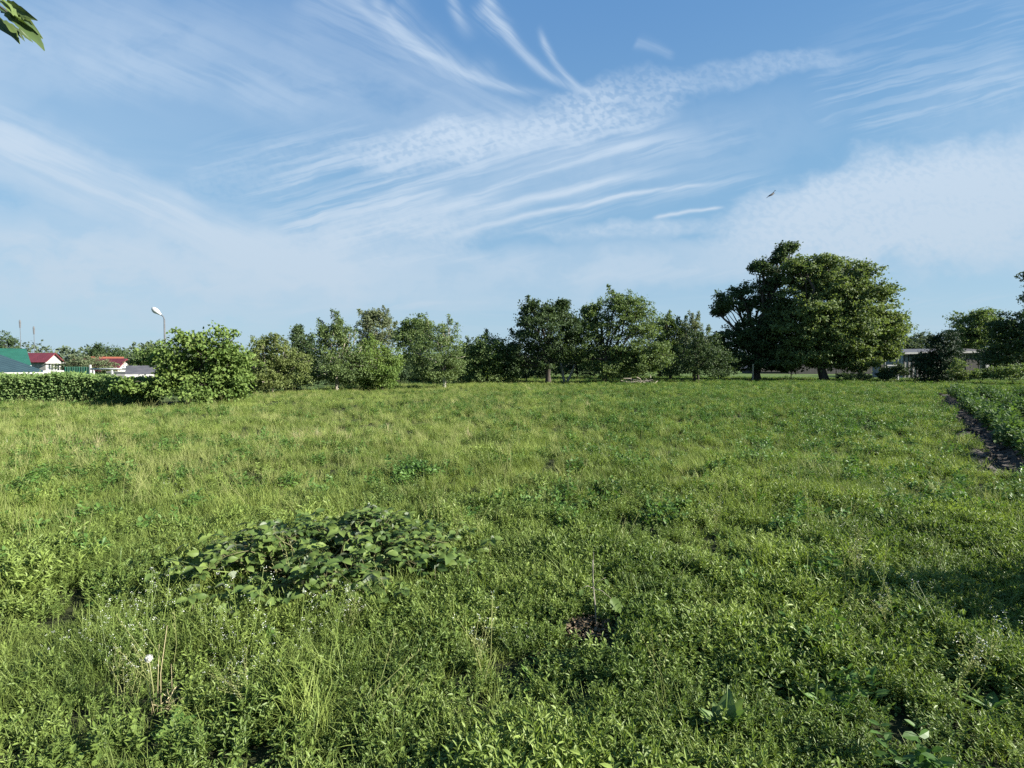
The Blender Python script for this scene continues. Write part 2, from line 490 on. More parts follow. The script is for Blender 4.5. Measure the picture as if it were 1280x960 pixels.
def build_ground():
    def axis(near, step, far, grow):
        a = list(np.arange(-near, near + 1e-6, step)); s = step; x = near
        while x < far:
            s *= grow; x += s; a.append(x); a.insert(0, -x)
        return np.array(a)
    xs = axis(14, .16, 2600, 1.045); ys0 = axis(14, .16, 2600, 1.045); ys = ys0[ys0 > -60]
    X, Y = np.meshgrid(xs, ys, indexing='ij')
    Z = height(X, Y)
    b = MB(); ny = len(ys)
    i, j = np.meshgrid(np.arange(len(xs) - 1), np.arange(ny - 1), indexing='ij')
    a = (i * ny + j).ravel()
    b.v.append(np.stack([X, Y, Z], -1).reshape(-1, 3)); b.f.append(np.stack([a, a + ny, a + ny + 1, a + 1], 1)); b.mi += [0] * len(a)
    b.n = X.size
    m, nt, p, out = new_mat('meadow_ground')
    geo = nt.nodes.new('ShaderNodeNewGeometry')
    sp = nt.nodes.new('ShaderNodeSeparateXYZ'); nt.links.new(geo.outputs['Position'], sp.inputs[0])
    x, y = Ex(nt, sp.outputs[0]), Ex(nt, sp.outputs[1])
    n1 = noise(nt, geo.outputs['Position'], 1.3, 5, .6); n2 = noise(nt, geo.outputs['Position'], 14, 4, .6)
    earth = mix_col(nt, n2.smooth(.3, .7), (.016, .019, .009), (.03, .036, .014))  # dark humus, darkened further to put the shade between plants into its colour
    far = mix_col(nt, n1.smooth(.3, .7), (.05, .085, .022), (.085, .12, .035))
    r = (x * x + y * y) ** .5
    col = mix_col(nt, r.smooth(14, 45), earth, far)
    # bare soil of the vegetable plot
    ra = x * ROW_D[0] + y * ROW_D[1] - float(ROW_O @ ROW_D); rb = x * ROW_N[0] + y * ROW_N[1] - float(ROW_O @ ROW_N)
    wob = (n1 - .5) * .9
    ins = (ra + wob).smooth(-1.4, -1.0) * (ra + wob).smooth(PLOT_LEN - .3, PLOT_LEN + .2, 1, 0) * (rb + wob).smooth(-.34, -.2) * rb.smooth(PLOT_W, PLOT_W + .5, 1, 0)
    soil = mix_col(nt, n2.smooth(.3, .7), (.085, .075, .066), (.045, .04, .036))
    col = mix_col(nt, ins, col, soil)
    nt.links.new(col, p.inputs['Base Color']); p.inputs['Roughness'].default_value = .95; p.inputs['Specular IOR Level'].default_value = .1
    bn = nt.nodes.new('ShaderNodeBump'); bn.inputs['Strength'].default_value = .8; bn.inputs['Distance'].default_value = .04
    nt.links.new(n2.s, bn.inputs['Height']); nt.links.new(bn.outputs[0], p.inputs['Normal'])
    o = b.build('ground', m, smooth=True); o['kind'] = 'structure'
    o['label'] = 'wide gently uneven meadow ground reaching to the tree line'
    return o
build_ground()

# ---------------------------------------------------------------- trees
def crown_material(name, dark, light, trans=.3, spec=.15):
    return leaf_mat(name, dark, light, trans, .6, spec, 'island', .6, .35)
CM = dict(
    walnut=crown_material('walnut_leaves', (.07, .108, .040), (.155, .195, .075), .33),
    fresh=crown_material('fresh_leaves', (.065, .118, .028), (.165, .225, .06), .34),
    olive=crown_material('olive_leaves', (.09, .125, .038), (.165, .195, .068), .38),
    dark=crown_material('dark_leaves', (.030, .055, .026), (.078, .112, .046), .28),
    mid=crown_material('mid_leaves', (.06, .10, .036), (.138, .182, .066), .33),
    grey=crown_material('grey_green_leaves', (.085, .11, .058), (.16, .185, .1), .34),
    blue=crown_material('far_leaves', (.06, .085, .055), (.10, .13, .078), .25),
    pine=crown_material('needle_leaves', (.014, .03, .017), (.035, .058, .028), .1),
    hedge=crown_material('hedge_leaves', (.08, .14, .045), (.18, .25, .085), .36),
)

def crown_leaves(b, r, c, rad, leaf, n_clump, per, clump_r, up=.55, shell=.55, droop=.0, long=1.0, mat=0):
    """leaf sprays spread through an ellipsoid, thicker near its surface"""
    d = rdir(r, n_clump)
    rr = shell + (1.06 - shell) * r.random(n_clump) ** .6
    cc = c + d * rr[:, None] * rad
    N = n_clump * per
    ci = np.repeat(np.arange(n_clump), per)
    size = clump_r * r.uniform(.5, 1.4, n_clump)[ci]
    off = r.normal(size=(N, 3)) * size[:, None] * np.array([.6, .6, .34])
    out = d[ci]
    pos = cc[ci] + off
    nrm = out * .45 + np.array([0, 0, up]) + r.normal(size=(N, 3)) * .65
    dire = out * .6 + r.normal(size=(N, 3)) * .8 + np.array([0, 0, -droop])
    b.many(LEAF4[0] * np.array([1.0, long, 1.0]), LEAF4[1], pos, frames(dire, nrm), leaf * r.uniform(.6, 1.3, N), mat)

def crown_blob(b, r, c, rad, leaf, dens, per, clump_r, up, shell, droop):
    """a bough: leafy puffs of several sizes round a sparse, twiggy middle, with gaps between them"""
    R = float(np.cbrt(rad[0] * rad[1] * rad[2]))
    n_p = int(np.clip(13 + 8.0 * R, 13, 40))
    d = rdir(r, n_p)
    for k in range(n_p):
        f = r.uniform(.16, .42); q = r.uniform(.55, 1.02) if k > 2 else r.uniform(.95, 1.12)
        pr = rad * f * np.array([1.1, 1.1, .85]); pc = c + d[k] * q * (rad - pr * .55)
        a = pr[0] * pr[2] + pr[0] * pr[1] + pr[1] * pr[2]
        n = max(3, int(dens * a * 2.2 / clump_r ** 2 * .34))
        crown_leaves(b, r, pc, pr, leaf, n, per, clump_r * .8, up, max(.25, shell - .15), droop)
    a = rad[0] * rad[2] + rad[0] * rad[1] + rad[1] * rad[2]
    crown_leaves(b, r, c, rad * .62, leaf, max(3, int(dens * a / clump_r ** 2 * .20)), per, clump_r, up, .15, droop)
    crown_leaves(b, r, c, rad * 1.06, leaf, max(2, int(dens * a / clump_r ** 2 * .05)), max(4, per // 2), clump_r * .55, up, .9, droop)

def limb(b, p0, p1, r0, r1, r, bend=.12, n=6, sides=6):
    p0, p1 = np.asarray(p0, float), np.asarray(p1, float)
    L = np.linalg.norm(p1 - p0); t = np.linspace(0, 1, n)[:, None]
    pts = p0 + (p1 - p0) * t
    off = r.normal(size=3) * bend * L
    pts = pts + off * (t * (1 - t) * 4) * .5 + np.concatenate([np.zeros((1, 3)), r.normal(size=(n - 2, 3)) * L * .025, np.zeros((1, 3))])
    pts[:, 2] += (t[:, 0] * (1 - t[:, 0])) * L * .10
    b.tube(pts, np.linspace(r0, r1, n), sides)
    return pts

def tree(name, label, cat, px, Y, blobs, mat, leaf=.16, dens=1.0, clump_r=.38, per=26, trunk_r=.14, fork=.35, bark=BARK,
         trunks=None, shoots=0, seed=0, depth=1.0, group=None, up=.55, shell=.5, low_skirt=False, droop=0.0, lean=0.0, white=None, zbase=None):
    """px: pixel column of the trunk; blobs: (px, py, rx, ry[, depth offset m]) read off the photograph at distance Y"""
    r = np.random.default_rng(1000 + seed)
    leaf *= .8; clump_r *= .85; per = int(per * 1.15)
    base = ground(px, Y)
    if zbase is not None: base[2] = zbase
    root = thing(name, label, cat, base, group)
    k = Y / FPX
    wb, lb = MB(), MB()
    cs = []
    for bl in blobs:
        bx, by, rx, ry = bl[:4]; dy = bl[4] if len(bl) > 4 else r.uniform(-.35, .35) * rx * k
        c = at(bx, by, Y); c = c + np.array([0, dy, 0]); rad = np.array([rx * k, max(rx, ry) * k * depth, ry * k])
        cs.append((c, rad))
    top = max(c[2] + rad[2] for c, rad in cs); H = top - base[2]
    ts = trunks or [(0.0, 0.0)]
    for (ox, lx) in ts:
        p0 = base + np.array([ox, r.uniform(-.1, .1), -.15])
        fk = base + np.array([ox + lx + lean, 0, H * fork])
        tr = trunk_r / math.sqrt(len(ts))
        pts = np.array([p0 + (fk - p0) * u + np.array([r.normal() * .04, r.normal() * .04, 0]) * tr * 4 * (0 < u < 1) for u in np.linspace(0, 1, 6)])
        wb.tube(pts, np.array([1.45, 1.08, .98, .92, .86, .8]) * tr, 9)
        for (c, rad) in cs:
            if c[2] < fk[2] * .6 + base[2] * .4 or r.random() > 1.4 / len(ts): continue
            e = limb(wb, fk - np.array([0, 0, r.uniform(0, .25) * H * fork]), c, tr * .55, tr * .18, r)
            for q in range(5):
                d = rdir(r, 1)[0]; d[2] = abs(d[2]) * .7
                limb(wb, e[r.integers(2, 5)], c + d * rad * .85, tr * .2, .012, r, sides=4, n=5)
    for (c, rad) in cs:
        crown_blob(lb, r, c, rad, leaf, dens, per, clump_r, up, shell, droop)
    for q in range(shoots):
        c, rad = cs[r.integers(len(cs))]
        if c[2] + rad[2] < base[2] + H * .6: continue
        d = rdir(r, 1)[0]; d[2] = abs(d[2]) + .5; d /= np.linalg.norm(d)
        p = c + d * rad * .85; ln = min(r.uniform(.07, .16) * H, r.uniform(.4, .8))
        tip = p + np.array([d[0] * ln * .5, d[1] * ln * .5, ln]); limb(wb, p - d * rad * .4, tip, .02, .006, r, n=5, sides=4)
        for u in np.linspace(.2, 1, 5): crown_leaves(lb, r, p + (tip - p) * u, np.array([.11, .11, .12]) * (1.2 - .8 * u), leaf, 4, 5, clump_r * .35, up, .1, droop)
    if low_skirt:
        w = max(c[0] + rad[0] for c, rad in cs) - min(c[0] - rad[0] for c, rad in cs)
        xm = .5 * (max(c[0] + rad[0] for c, rad in cs) + min(c[0] - rad[0] for c, rad in cs))
        crown_leaves(lb, r, np.array([xm, Y, base[2] + .45]), np.array([w * .47, w * .35, .55]), leaf, int(30 * w), per, clump_r, up, .4)
    wood = wb.build('trunk', bark, root, True)
    if white:
        sl = MB(); sl.tube([base + np.array([0, 0, -.05]), base + np.array([lean * .1, 0, white])], [trunk_r * 1.5, trunk_r * 1.12], 9)
        sl.build('limewash', LIME, wood, True)
    lb.build('crown', CM[mat], root)
    return root

ORCH = 'orchard trees along the edge of the meadow'
FARG = 'trees rising beyond the meadow edge'
# --- left side
tree('walnut_tree', 'bushy light green young walnut at the hedge end, leaves down to the grass', 'tree', 246, 20.2,
     [(210, 455, 33, 32), (240, 430, 28, 18), (278, 432, 33, 24), (285, 468, 28, 28), (228, 478, 30, 20), (262, 482, 36, 18), (200, 486, 16, 9, -.6), (300, 476, 18, 20), (250, 468, 44, 26, .3), (220, 470, 30, 26, .3), (270, 450, 40, 26, .2), (262, 490, 44, 12), (183, 482, 12, 7, -.9)],
     'fresh', leaf=.165, dens=1.05, clump_r=.28, per=16, trunk_r=.11, fork=.22, seed=1, low_skirt=False, droop=.5, trunks=[(-.5, -.3), (.3, .2), (.8, .4)])
tree('fruit_tree', 'thin olive green fruit tree with spindly top right of the light walnut', 'tree', 341, 25.5,
     [(340, 462, 30, 24), (322, 446, 12, 22), (342, 436, 9, 18), (356, 444, 12, 16), (330, 430, 5, 12), (366, 466, 22, 20), (318, 472, 16, 16), (345, 478, 26, 12), (376, 452, 12, 14)],
     'olive', leaf=.11, dens=1.0, clump_r=.24, per=22, trunk_r=.06, fork=.3, shoots=8, seed=2, bark=PALE_BARK, shell=.35)
tree('cherry_tree', 'green cherry tree with spiky top and slim pale trunk', 'tree', 421, 29.0,
     [(422, 455, 34, 22), (415, 425, 14, 24), (400, 438, 16, 20), (440, 440, 18, 20), (392, 460, 18, 18), (448, 462, 20, 18), (421, 408, 6, 12), (404, 414, 4, 12), (420, 472, 40, 10), (384, 472, 18, 10), (432, 422, 9, 14)],
     'mid', leaf=.12, dens=.8, clump_r=.28, per=22, trunk_r=.075, fork=.3, shoots=8, seed=3, bark=PALE_BARK, group=ORCH, white=.75, shell=.35)
tree('plum_tree', 'round light green plum tree with leaves nearly touching the grass', 'tree', 478, 30.5,
     [(470, 455, 34, 24), (462, 438, 20, 16), (484, 470, 22, 16), (455, 470, 18, 14), (490, 452, 14, 18), (478, 478, 24, 9)],
     'fresh', leaf=.13, dens=.95, clump_r=.28, per=20, trunk_r=.07, fork=.25, shoots=8, seed=4, group=ORCH, shell=.4)
tree('cherry_tree', 'broad dull green cherry tree standing on a short white trunk', 'tree', 555, 33.0,
     [(548, 446, 36, 30), (540, 420, 22, 18), (560, 422, 18, 18), (524, 458, 16, 18), (566, 460, 16, 16), (545, 468, 28, 10), (572, 448, 12, 18), (520, 440, 12, 18)],
     'mid', leaf=.12, dens=.95, clump_r=.3, per=22, trunk_r=.09, fork=.3, shoots=14, seed=5, bark=PALE_BARK, group=ORCH, white=.8, shell=.4)
tree('birch_tree', 'tall airy grey green birch rising behind the orchard trees', 'tree', 470, 52.0,
     [(468, 410, 17, 20), (458, 402, 11, 12), (480, 402, 11, 12), (465, 396, 9, 9), (486, 420, 8, 18), (454, 424, 9, 16), (470, 436, 22, 20)],
     'grey', leaf=.2, dens=.6, clump_r=.42, per=20, trunk_r=.16, fork=.45, shoots=10, seed=6, bark=PALE_BARK, group=FARG, shell=.2)
tree('broadleaf_tree', 'tall rounded green tree behind the white trunked cherry', 'tree', 520, 48.0,
     [(520, 430, 24, 30), (518, 408, 18, 14), (530, 415, 16, 18), (506, 422, 12, 16), (522, 455, 26, 22)],
     'mid', leaf=.22, dens=.9, clump_r=.5, per=24, trunk_r=.18, fork=.35, seed=7, group=FARG)
tree('poplar_tree', 'slim dark upright tree poking above the olive fruit tree', 'tree', 376, 44.0,
     [(373, 424, 8, 16), (384, 430, 8, 14), (376, 446, 14, 18), (368, 438, 5, 12), (372, 413, 4, 7)],
     'dark', leaf=.2, dens=.7, clump_r=.36, per=18, trunk_r=.11, fork=.4, seed=8, group=FARG, shell=.2)
tree('bushy_tree', 'round tree with sunlit yellow green top between cherry and dark tree', 'tree', 610, 42.0,
     [(606, 446, 30, 26), (590, 448, 18, 26), (624, 446, 16, 24), (610, 430, 20, 12), (604, 466, 32, 14), (640, 462, 14, 14)],
     'mid', leaf=.17, dens=1.0, clump_r=.4, per=24, trunk_r=.12, fork=.2, shoots=12, seed=9, low_skirt=True)
# --- middle
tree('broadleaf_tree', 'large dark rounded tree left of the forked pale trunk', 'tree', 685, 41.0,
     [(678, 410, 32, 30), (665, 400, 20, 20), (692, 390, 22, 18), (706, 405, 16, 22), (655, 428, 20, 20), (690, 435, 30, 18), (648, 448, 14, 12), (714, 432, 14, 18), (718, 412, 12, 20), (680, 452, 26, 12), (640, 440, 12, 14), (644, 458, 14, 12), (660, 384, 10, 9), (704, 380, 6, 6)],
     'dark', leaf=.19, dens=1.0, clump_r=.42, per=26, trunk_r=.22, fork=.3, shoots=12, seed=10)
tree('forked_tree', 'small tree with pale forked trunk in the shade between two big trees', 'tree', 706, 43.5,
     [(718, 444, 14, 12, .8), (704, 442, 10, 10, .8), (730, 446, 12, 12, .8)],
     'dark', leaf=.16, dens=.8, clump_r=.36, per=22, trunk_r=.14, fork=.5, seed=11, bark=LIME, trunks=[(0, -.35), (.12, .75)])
tree('broadleaf_tree', 'wide domed tree right of centre with grey green sunlit top', 'tree', 757, 41.5,
     [(778, 398, 32, 28), (748, 400, 24, 22), (790, 382, 18, 16), (770, 376, 16, 12), (804, 404, 22, 24), (742, 424, 22, 22), (778, 432, 36, 26), (806, 440, 26, 28), (790, 456, 40, 18), (736, 448, 16, 16), (730, 416, 13, 24), (760, 462, 24, 12), (826, 446, 16, 22), (738, 390, 10, 10)],
     'mid', leaf=.18, dens=1.0, clump_r=.4, per=24, trunk_r=.2, fork=.3, shoots=14, seed=12, shell=.45)
tree('broadleaf_tree', 'narrow light green tree peeping out right of the wide domed tree', 'tree', 838, 50.0,
     [(840, 425, 20, 26), (830, 408, 13, 14), (820, 424, 14, 22), (850, 416, 12, 18), (842, 450, 22, 22)],
     'mid', leaf=.2, dens=.9, clump_r=.42, per=24, trunk_r=.14, fork=.35, shoots=10, seed=13)
tree('fruit_tree', 'sparse tree with thin bare shoots before the big double tree', 'tree', 872, 47.0,
     [(866, 438, 16, 22), (858, 420, 5, 20), (872, 416, 5, 20), (880, 428, 7, 18), (868, 405, 3, 10)],
     'grey', leaf=.15, dens=.6, clump_r=.3, per=14, trunk_r=.1, fork=.4, shoots=14, seed=14, shell=.2)
tree('shrub_tree', 'low black green shrubby tree under the left side of the big trees', 'tree', 868, 44.0,
     [(862, 452, 26, 20), (886, 442, 20, 28), (874, 432, 12, 18), (842, 460, 14, 14), (902, 456, 16, 16)],
     'dark', leaf=.17, dens=1.0, clump_r=.4, per=24, trunk_r=.12, fork=.25, shoots=12, seed=15)
# --- the big pair
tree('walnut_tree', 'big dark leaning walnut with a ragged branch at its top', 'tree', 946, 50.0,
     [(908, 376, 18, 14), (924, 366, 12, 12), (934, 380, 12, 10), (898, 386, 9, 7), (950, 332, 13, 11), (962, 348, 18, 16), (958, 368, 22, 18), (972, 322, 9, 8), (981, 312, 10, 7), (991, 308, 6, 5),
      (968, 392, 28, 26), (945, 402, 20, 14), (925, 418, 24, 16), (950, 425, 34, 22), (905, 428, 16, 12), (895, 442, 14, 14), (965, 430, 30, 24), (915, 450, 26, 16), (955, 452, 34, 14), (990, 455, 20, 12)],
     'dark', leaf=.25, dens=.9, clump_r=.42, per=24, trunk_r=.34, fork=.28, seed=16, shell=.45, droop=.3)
tree('walnut_tree', 'huge round walnut whose right side glows green in the sun', 'tree', 1030, 47.5,
     [(1030, 380, 58, 46), (1015, 345, 36, 26), (1055, 350, 40, 28), (1085, 380, 36, 32), (1100, 405, 26, 22), (1010, 400, 44, 36), (1050, 418, 50, 32), (1090, 428, 34, 22), (1060, 452, 34, 12), (1000, 448, 30, 14), (1116, 408, 16, 12), (1002, 428, 36, 24), (1040, 440, 60, 16), (1076, 340, 20, 14), (1000, 330, 16, 12), (1105, 440, 18, 14), (1030, 330, 20, 12)],
     'walnut', leaf=.27, dens=1.05, clump_r=.5, per=26, trunk_r=.36, fork=.25, seed=17, shell=.5, droop=.3, lean=-.6)
# --- right side
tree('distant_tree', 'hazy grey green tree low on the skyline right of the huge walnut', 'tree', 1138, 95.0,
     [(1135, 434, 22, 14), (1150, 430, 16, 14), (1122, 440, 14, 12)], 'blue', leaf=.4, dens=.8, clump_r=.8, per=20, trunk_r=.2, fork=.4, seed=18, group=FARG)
tree('conifer_tree', 'dense black green upright conifer before the long grey shed', 'tree', 1174, 44.0,
     [(1172, 440, 22, 28), (1178, 425, 16, 14), (1168, 458, 24, 18), (1158, 450, 14, 16), (1190, 450, 10, 20)],
     'pine', leaf=.16, dens=1.1, clump_r=.36, per=28, trunk_r=.14, fork=.3, seed=19, low_skirt=True)
tree('broadleaf_tree', 'dark round headed tree rising above the long grey shed', 'tree', 1218, 66.0,
     [(1217, 408, 27, 22), (1205, 420, 20, 20), (1232, 416, 18, 20), (1216, 432, 32, 14), (1222, 396, 14, 10)],
     'mid', leaf=.28, dens=.95, clump_r=.6, per=24, trunk_r=.24, fork=.4, seed=20)
tree('broadleaf_tree', 'darkest tree at the right edge of the view, one branch jutting above', 'tree', 1300, 52.0,
     [(1288, 414, 38, 34), (1262, 424, 22, 28), (1268, 442, 34, 18), (1330, 395, 44, 44), (1291, 345, 12, 7), (1305, 352, 14, 10), (1310, 372, 26, 20), (1254, 408, 12, 10), (1340, 440, 40, 30)],
     'dark', leaf=.24, dens=1.0, clump_r=.5, per=24, trunk_r=.3, fork=.3, seed=21)

# --- background greenery
for i, (lab, px, Y, bl, mt) in enumerate([
    ('dark tree half hidden behind the green metal roof', 4, 60, [(2, 428, 12, 14), (-8, 436, 16, 18), (12, 440, 9, 10)], 'dark'),
    ('small round dark tree on the skyline above the red roofs', 128, 90, [(128, 440, 17, 10), (120, 446, 14, 10), (138, 446, 13, 10)], 'dark'),
    ('dull green tree behind the street lamp and pale walnut', 186, 40, [(184, 448, 16, 14), (196, 444, 14, 14), (176, 456, 12, 12), (200, 460, 16, 14)], 'mid'),
    ('grey green bush between white gable and red roof', 100, 60, [(98, 456, 16, 11), (114, 454, 16, 12), (84, 460, 12, 9), (130, 459, 12, 8)], 'grey'),
]):
    tree('garden_tree', lab, 'tree', px, Y, bl, mt, leaf=.2 if Y < 70 else .34, dens=.9, clump_r=.4 if Y < 70 else .7, per=20, trunk_r=.12, fork=.3, seed=40 + i, group='trees among the far houses')
for i, (lab, px, Y, bl, mt) in enumerate([
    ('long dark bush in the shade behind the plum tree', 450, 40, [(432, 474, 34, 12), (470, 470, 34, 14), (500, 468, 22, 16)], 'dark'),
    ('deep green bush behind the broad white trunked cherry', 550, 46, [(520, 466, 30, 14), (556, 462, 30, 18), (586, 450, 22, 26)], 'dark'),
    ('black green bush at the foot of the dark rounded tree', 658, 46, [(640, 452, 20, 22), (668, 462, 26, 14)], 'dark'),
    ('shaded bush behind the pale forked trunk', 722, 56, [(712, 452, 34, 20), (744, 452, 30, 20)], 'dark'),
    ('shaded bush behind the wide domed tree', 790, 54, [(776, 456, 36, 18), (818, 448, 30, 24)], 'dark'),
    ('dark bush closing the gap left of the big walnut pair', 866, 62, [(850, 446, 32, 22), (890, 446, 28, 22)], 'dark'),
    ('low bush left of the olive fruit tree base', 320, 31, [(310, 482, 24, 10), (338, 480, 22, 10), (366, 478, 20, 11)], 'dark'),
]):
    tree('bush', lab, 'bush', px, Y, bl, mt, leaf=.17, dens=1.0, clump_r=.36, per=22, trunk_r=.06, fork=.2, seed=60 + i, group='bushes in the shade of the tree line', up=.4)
for i, (lab, px, Y, bl, mt) in enumerate([
    ('ragged dark weed bush beside the pale gate posts', 1118, 46, [(1116, 466, 16, 7), (1130, 462, 14, 8), (1104, 470, 10, 5)], 'dark'),
    ('light leafy shrub right of the black conifer', 1196, 40, [(1196, 462, 8, 12), (1204, 468, 12, 7)], 'walnut'),
    ('low green shrub below the long shed wall', 1226, 40, [(1222, 468, 18, 6), (1240, 466, 14, 8)], 'mid'),
    ('low tangled shrub at the right edge behind the potato rows', 1266, 38, [(1258, 466, 16, 8), (1280, 464, 20, 9), (1300, 462, 20, 10)], 'mid'),
    ('small weed clump under the right half of huge walnut', 1064, 45, [(1060, 470, 12, 4), (1076, 471, 10, 4)], 'dark'),
]):
    tree('shrub', lab, 'shrub', px, Y, bl, mt, leaf=.15, dens=.9, clump_r=.26, per=20, trunk_r=.03, fork=.2, seed=80 + i, group='shrubs along the right field edge', up=.4)

def far_wood():
    r = np.random.default_rng(77); b = MB()
    for i in range(150):
        a = math.radians(-62 + 124 * i / 149); D = r.uniform(150, 210); x, y = D * math.sin(a), D * math.cos(a)
        h = r.uniform(6, 9.5)
        for q in range(3):
            crown_leaves(b, r, np.array([x + r.uniform(-3, 3), y + r.uniform(-3, 3), h * r.uniform(.2, .6) - 2]), np.array([4.2, 4, h * .42]), .9, 34, 10, 1.3)
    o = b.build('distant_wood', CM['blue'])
    tag(o, 'far low wood closing the horizon behind houses and orchard', 'wood', kind='stuff')
far_wood()

# --- hedge
def hedge():
    r = np.random.default_rng(5)
    a, e = at(-260, 500, 20.7), at(204, 500, 20.7)
    root = thing('hedge', 'long clipped green hedge at the left field edge, darker where shaded', 'hedge', (a[0] * .5 + e[0] * .5, 20.7, 0))
    b = MB(); N = 95000
    x = r.uniform(a[0], e[0], N); u = r.random(N)
    ztop = 1.02 + .05 * np.sin(x * 1.7) + .05 * np.sin(x * 4.1 + 1) - .10 * sm(x, -16.6, -15)
    face = r.random(N)
    y = np.where(face < .6, 20.15 + np.abs(r.normal(size=N)) * .18 + .08 * np.sin(x * 2.3 + u * 5), 20.1 + u * 1.35)
    z = np.where(face < .6, r.random(N) ** .9 * ztop, ztop + r.normal(size=N) * .06)
    pos = np.stack([x, y, z + height(x, y)], 1)
    out = np.where((face < .6)[:, None], np.array([0, -1.0, .4]), np.array([0, -.2, 1.0]))
    b.many(*LEAF4, pos, frames(rdir(r, N) + out * .4, out * .55 + np.array([.35, 0, .3]) + r.normal(size=(N, 3)) * .7), r.uniform(.06, .12, N))
    b.build('foliage', CM['hedge'], root)
hedge()

# ---------------------------------------------------------------- village on the left
def metal_roof(name, col, seam=.18):
    m, nt, p, out = new_mat(name)
    tc = nt.nodes.new('ShaderNodeNewGeometry'); sp = nt.nodes.new('ShaderNodeSeparateXYZ'); nt.links.new(tc.outputs['Position'], sp.inputs[0])
    x = Ex(nt, sp.outputs[0]); sw = (x * (2 * math.pi / seam))._m('SINE')
    n = noise(nt, tc.outputs['Position'], 1.5, 4, .6)
    c = mix_col(nt, n.smooth(.3, .7), col, tuple(v * .8 for v in col))
    nt.links.new(c, p.inputs['Base Color']); p.inputs['Roughness'].default_value = .42; p.inputs['Specular IOR Level'].default_value = .4
    bn = nt.nodes.new('ShaderNodeBump'); bn.inputs['Strength'].default_value = .5; bn.inputs['Distance'].default_value = .03
    nt.links.new(sw.s, bn.inputs['Height']); nt.links.new(bn.outputs[0], p.inputs['Normal'])
    return m
GREEN_ROOF = metal_roof('green_metal_roof', (.016, .085, .056))
TEAL_ROOF = metal_roof('teal_metal_roof', (.026, .05, .055), .3)
RED_ROOF = metal_roof('red_metal_roof', (.13, .024, .03))
ORANGE_ROOF = plain_mat('orange_tile', (.24, .075, .04), (.17, .05, .03), 6, .8)
WHITE = plain_mat('white_wall', (.36, .35, .32), (.28, .27, .26), 2, .8)
PALE = plain_mat('pale_fascia', (.34, .34, .33), (.26, .26, .25), 3, .7)
GREY = plain_mat('grey_board', (.23, .235, .235), (.15, .155, .155), 3, .85, stretch=(3, 3, .3))
DARKW = plain_mat('dark_board', (.06, .058, .056), (.032, .031, .03), 3, .9, stretch=(3, 3, .3))
DARK_ROOF = plain_mat('dark_roofing', (.085, .08, .085), (.05, .05, .055), 2, .6)
GLASS, _nt, _p, _o = new_mat('window_glass'); _p.inputs['Base Color'].default_value = (.03, .04, .05, 1); _p.inputs['Roughness'].default_value = .08
PAINT_W = plain_mat('white_paint', (.42, .43, .43), (.34, .35, .35), 5, .5)
STEEL = plain_mat('grey_steel', (.10, .105, .115), (.07, .075, .08), 6, .6, .2)

def window(parent, c, w, h, nrm=-1):
    x, y, z = c
    f = MB(); t = .07
    for lo, hi in (((x - w / 2, z - h / 2), (x + w / 2, z - h / 2 + t)), ((x - w / 2, z + h / 2 - t), (x + w / 2, z + h / 2)),
                   ((x - w / 2, z - h / 2 + t), (x - w / 2 + t, z + h / 2 - t)), ((x + w / 2 - t, z - h / 2 + t), (x + w / 2, z + h / 2 - t)), ((x - t / 2, z - h / 2 + t), (x + t / 2, z + h / 2 - t))):
        f.box((lo[0], y - .05, lo[1]), (hi[0], y - .002, hi[1]))
    fr = f.build('window', PAINT_W, parent)
    g = MB(); g.box((x - w / 2 + .03, y - .02, z - h / 2 + .03), (x + w / 2 - .03, y - .004, z + h / 2 - .03)); g.build('pane', GLASS, fr)

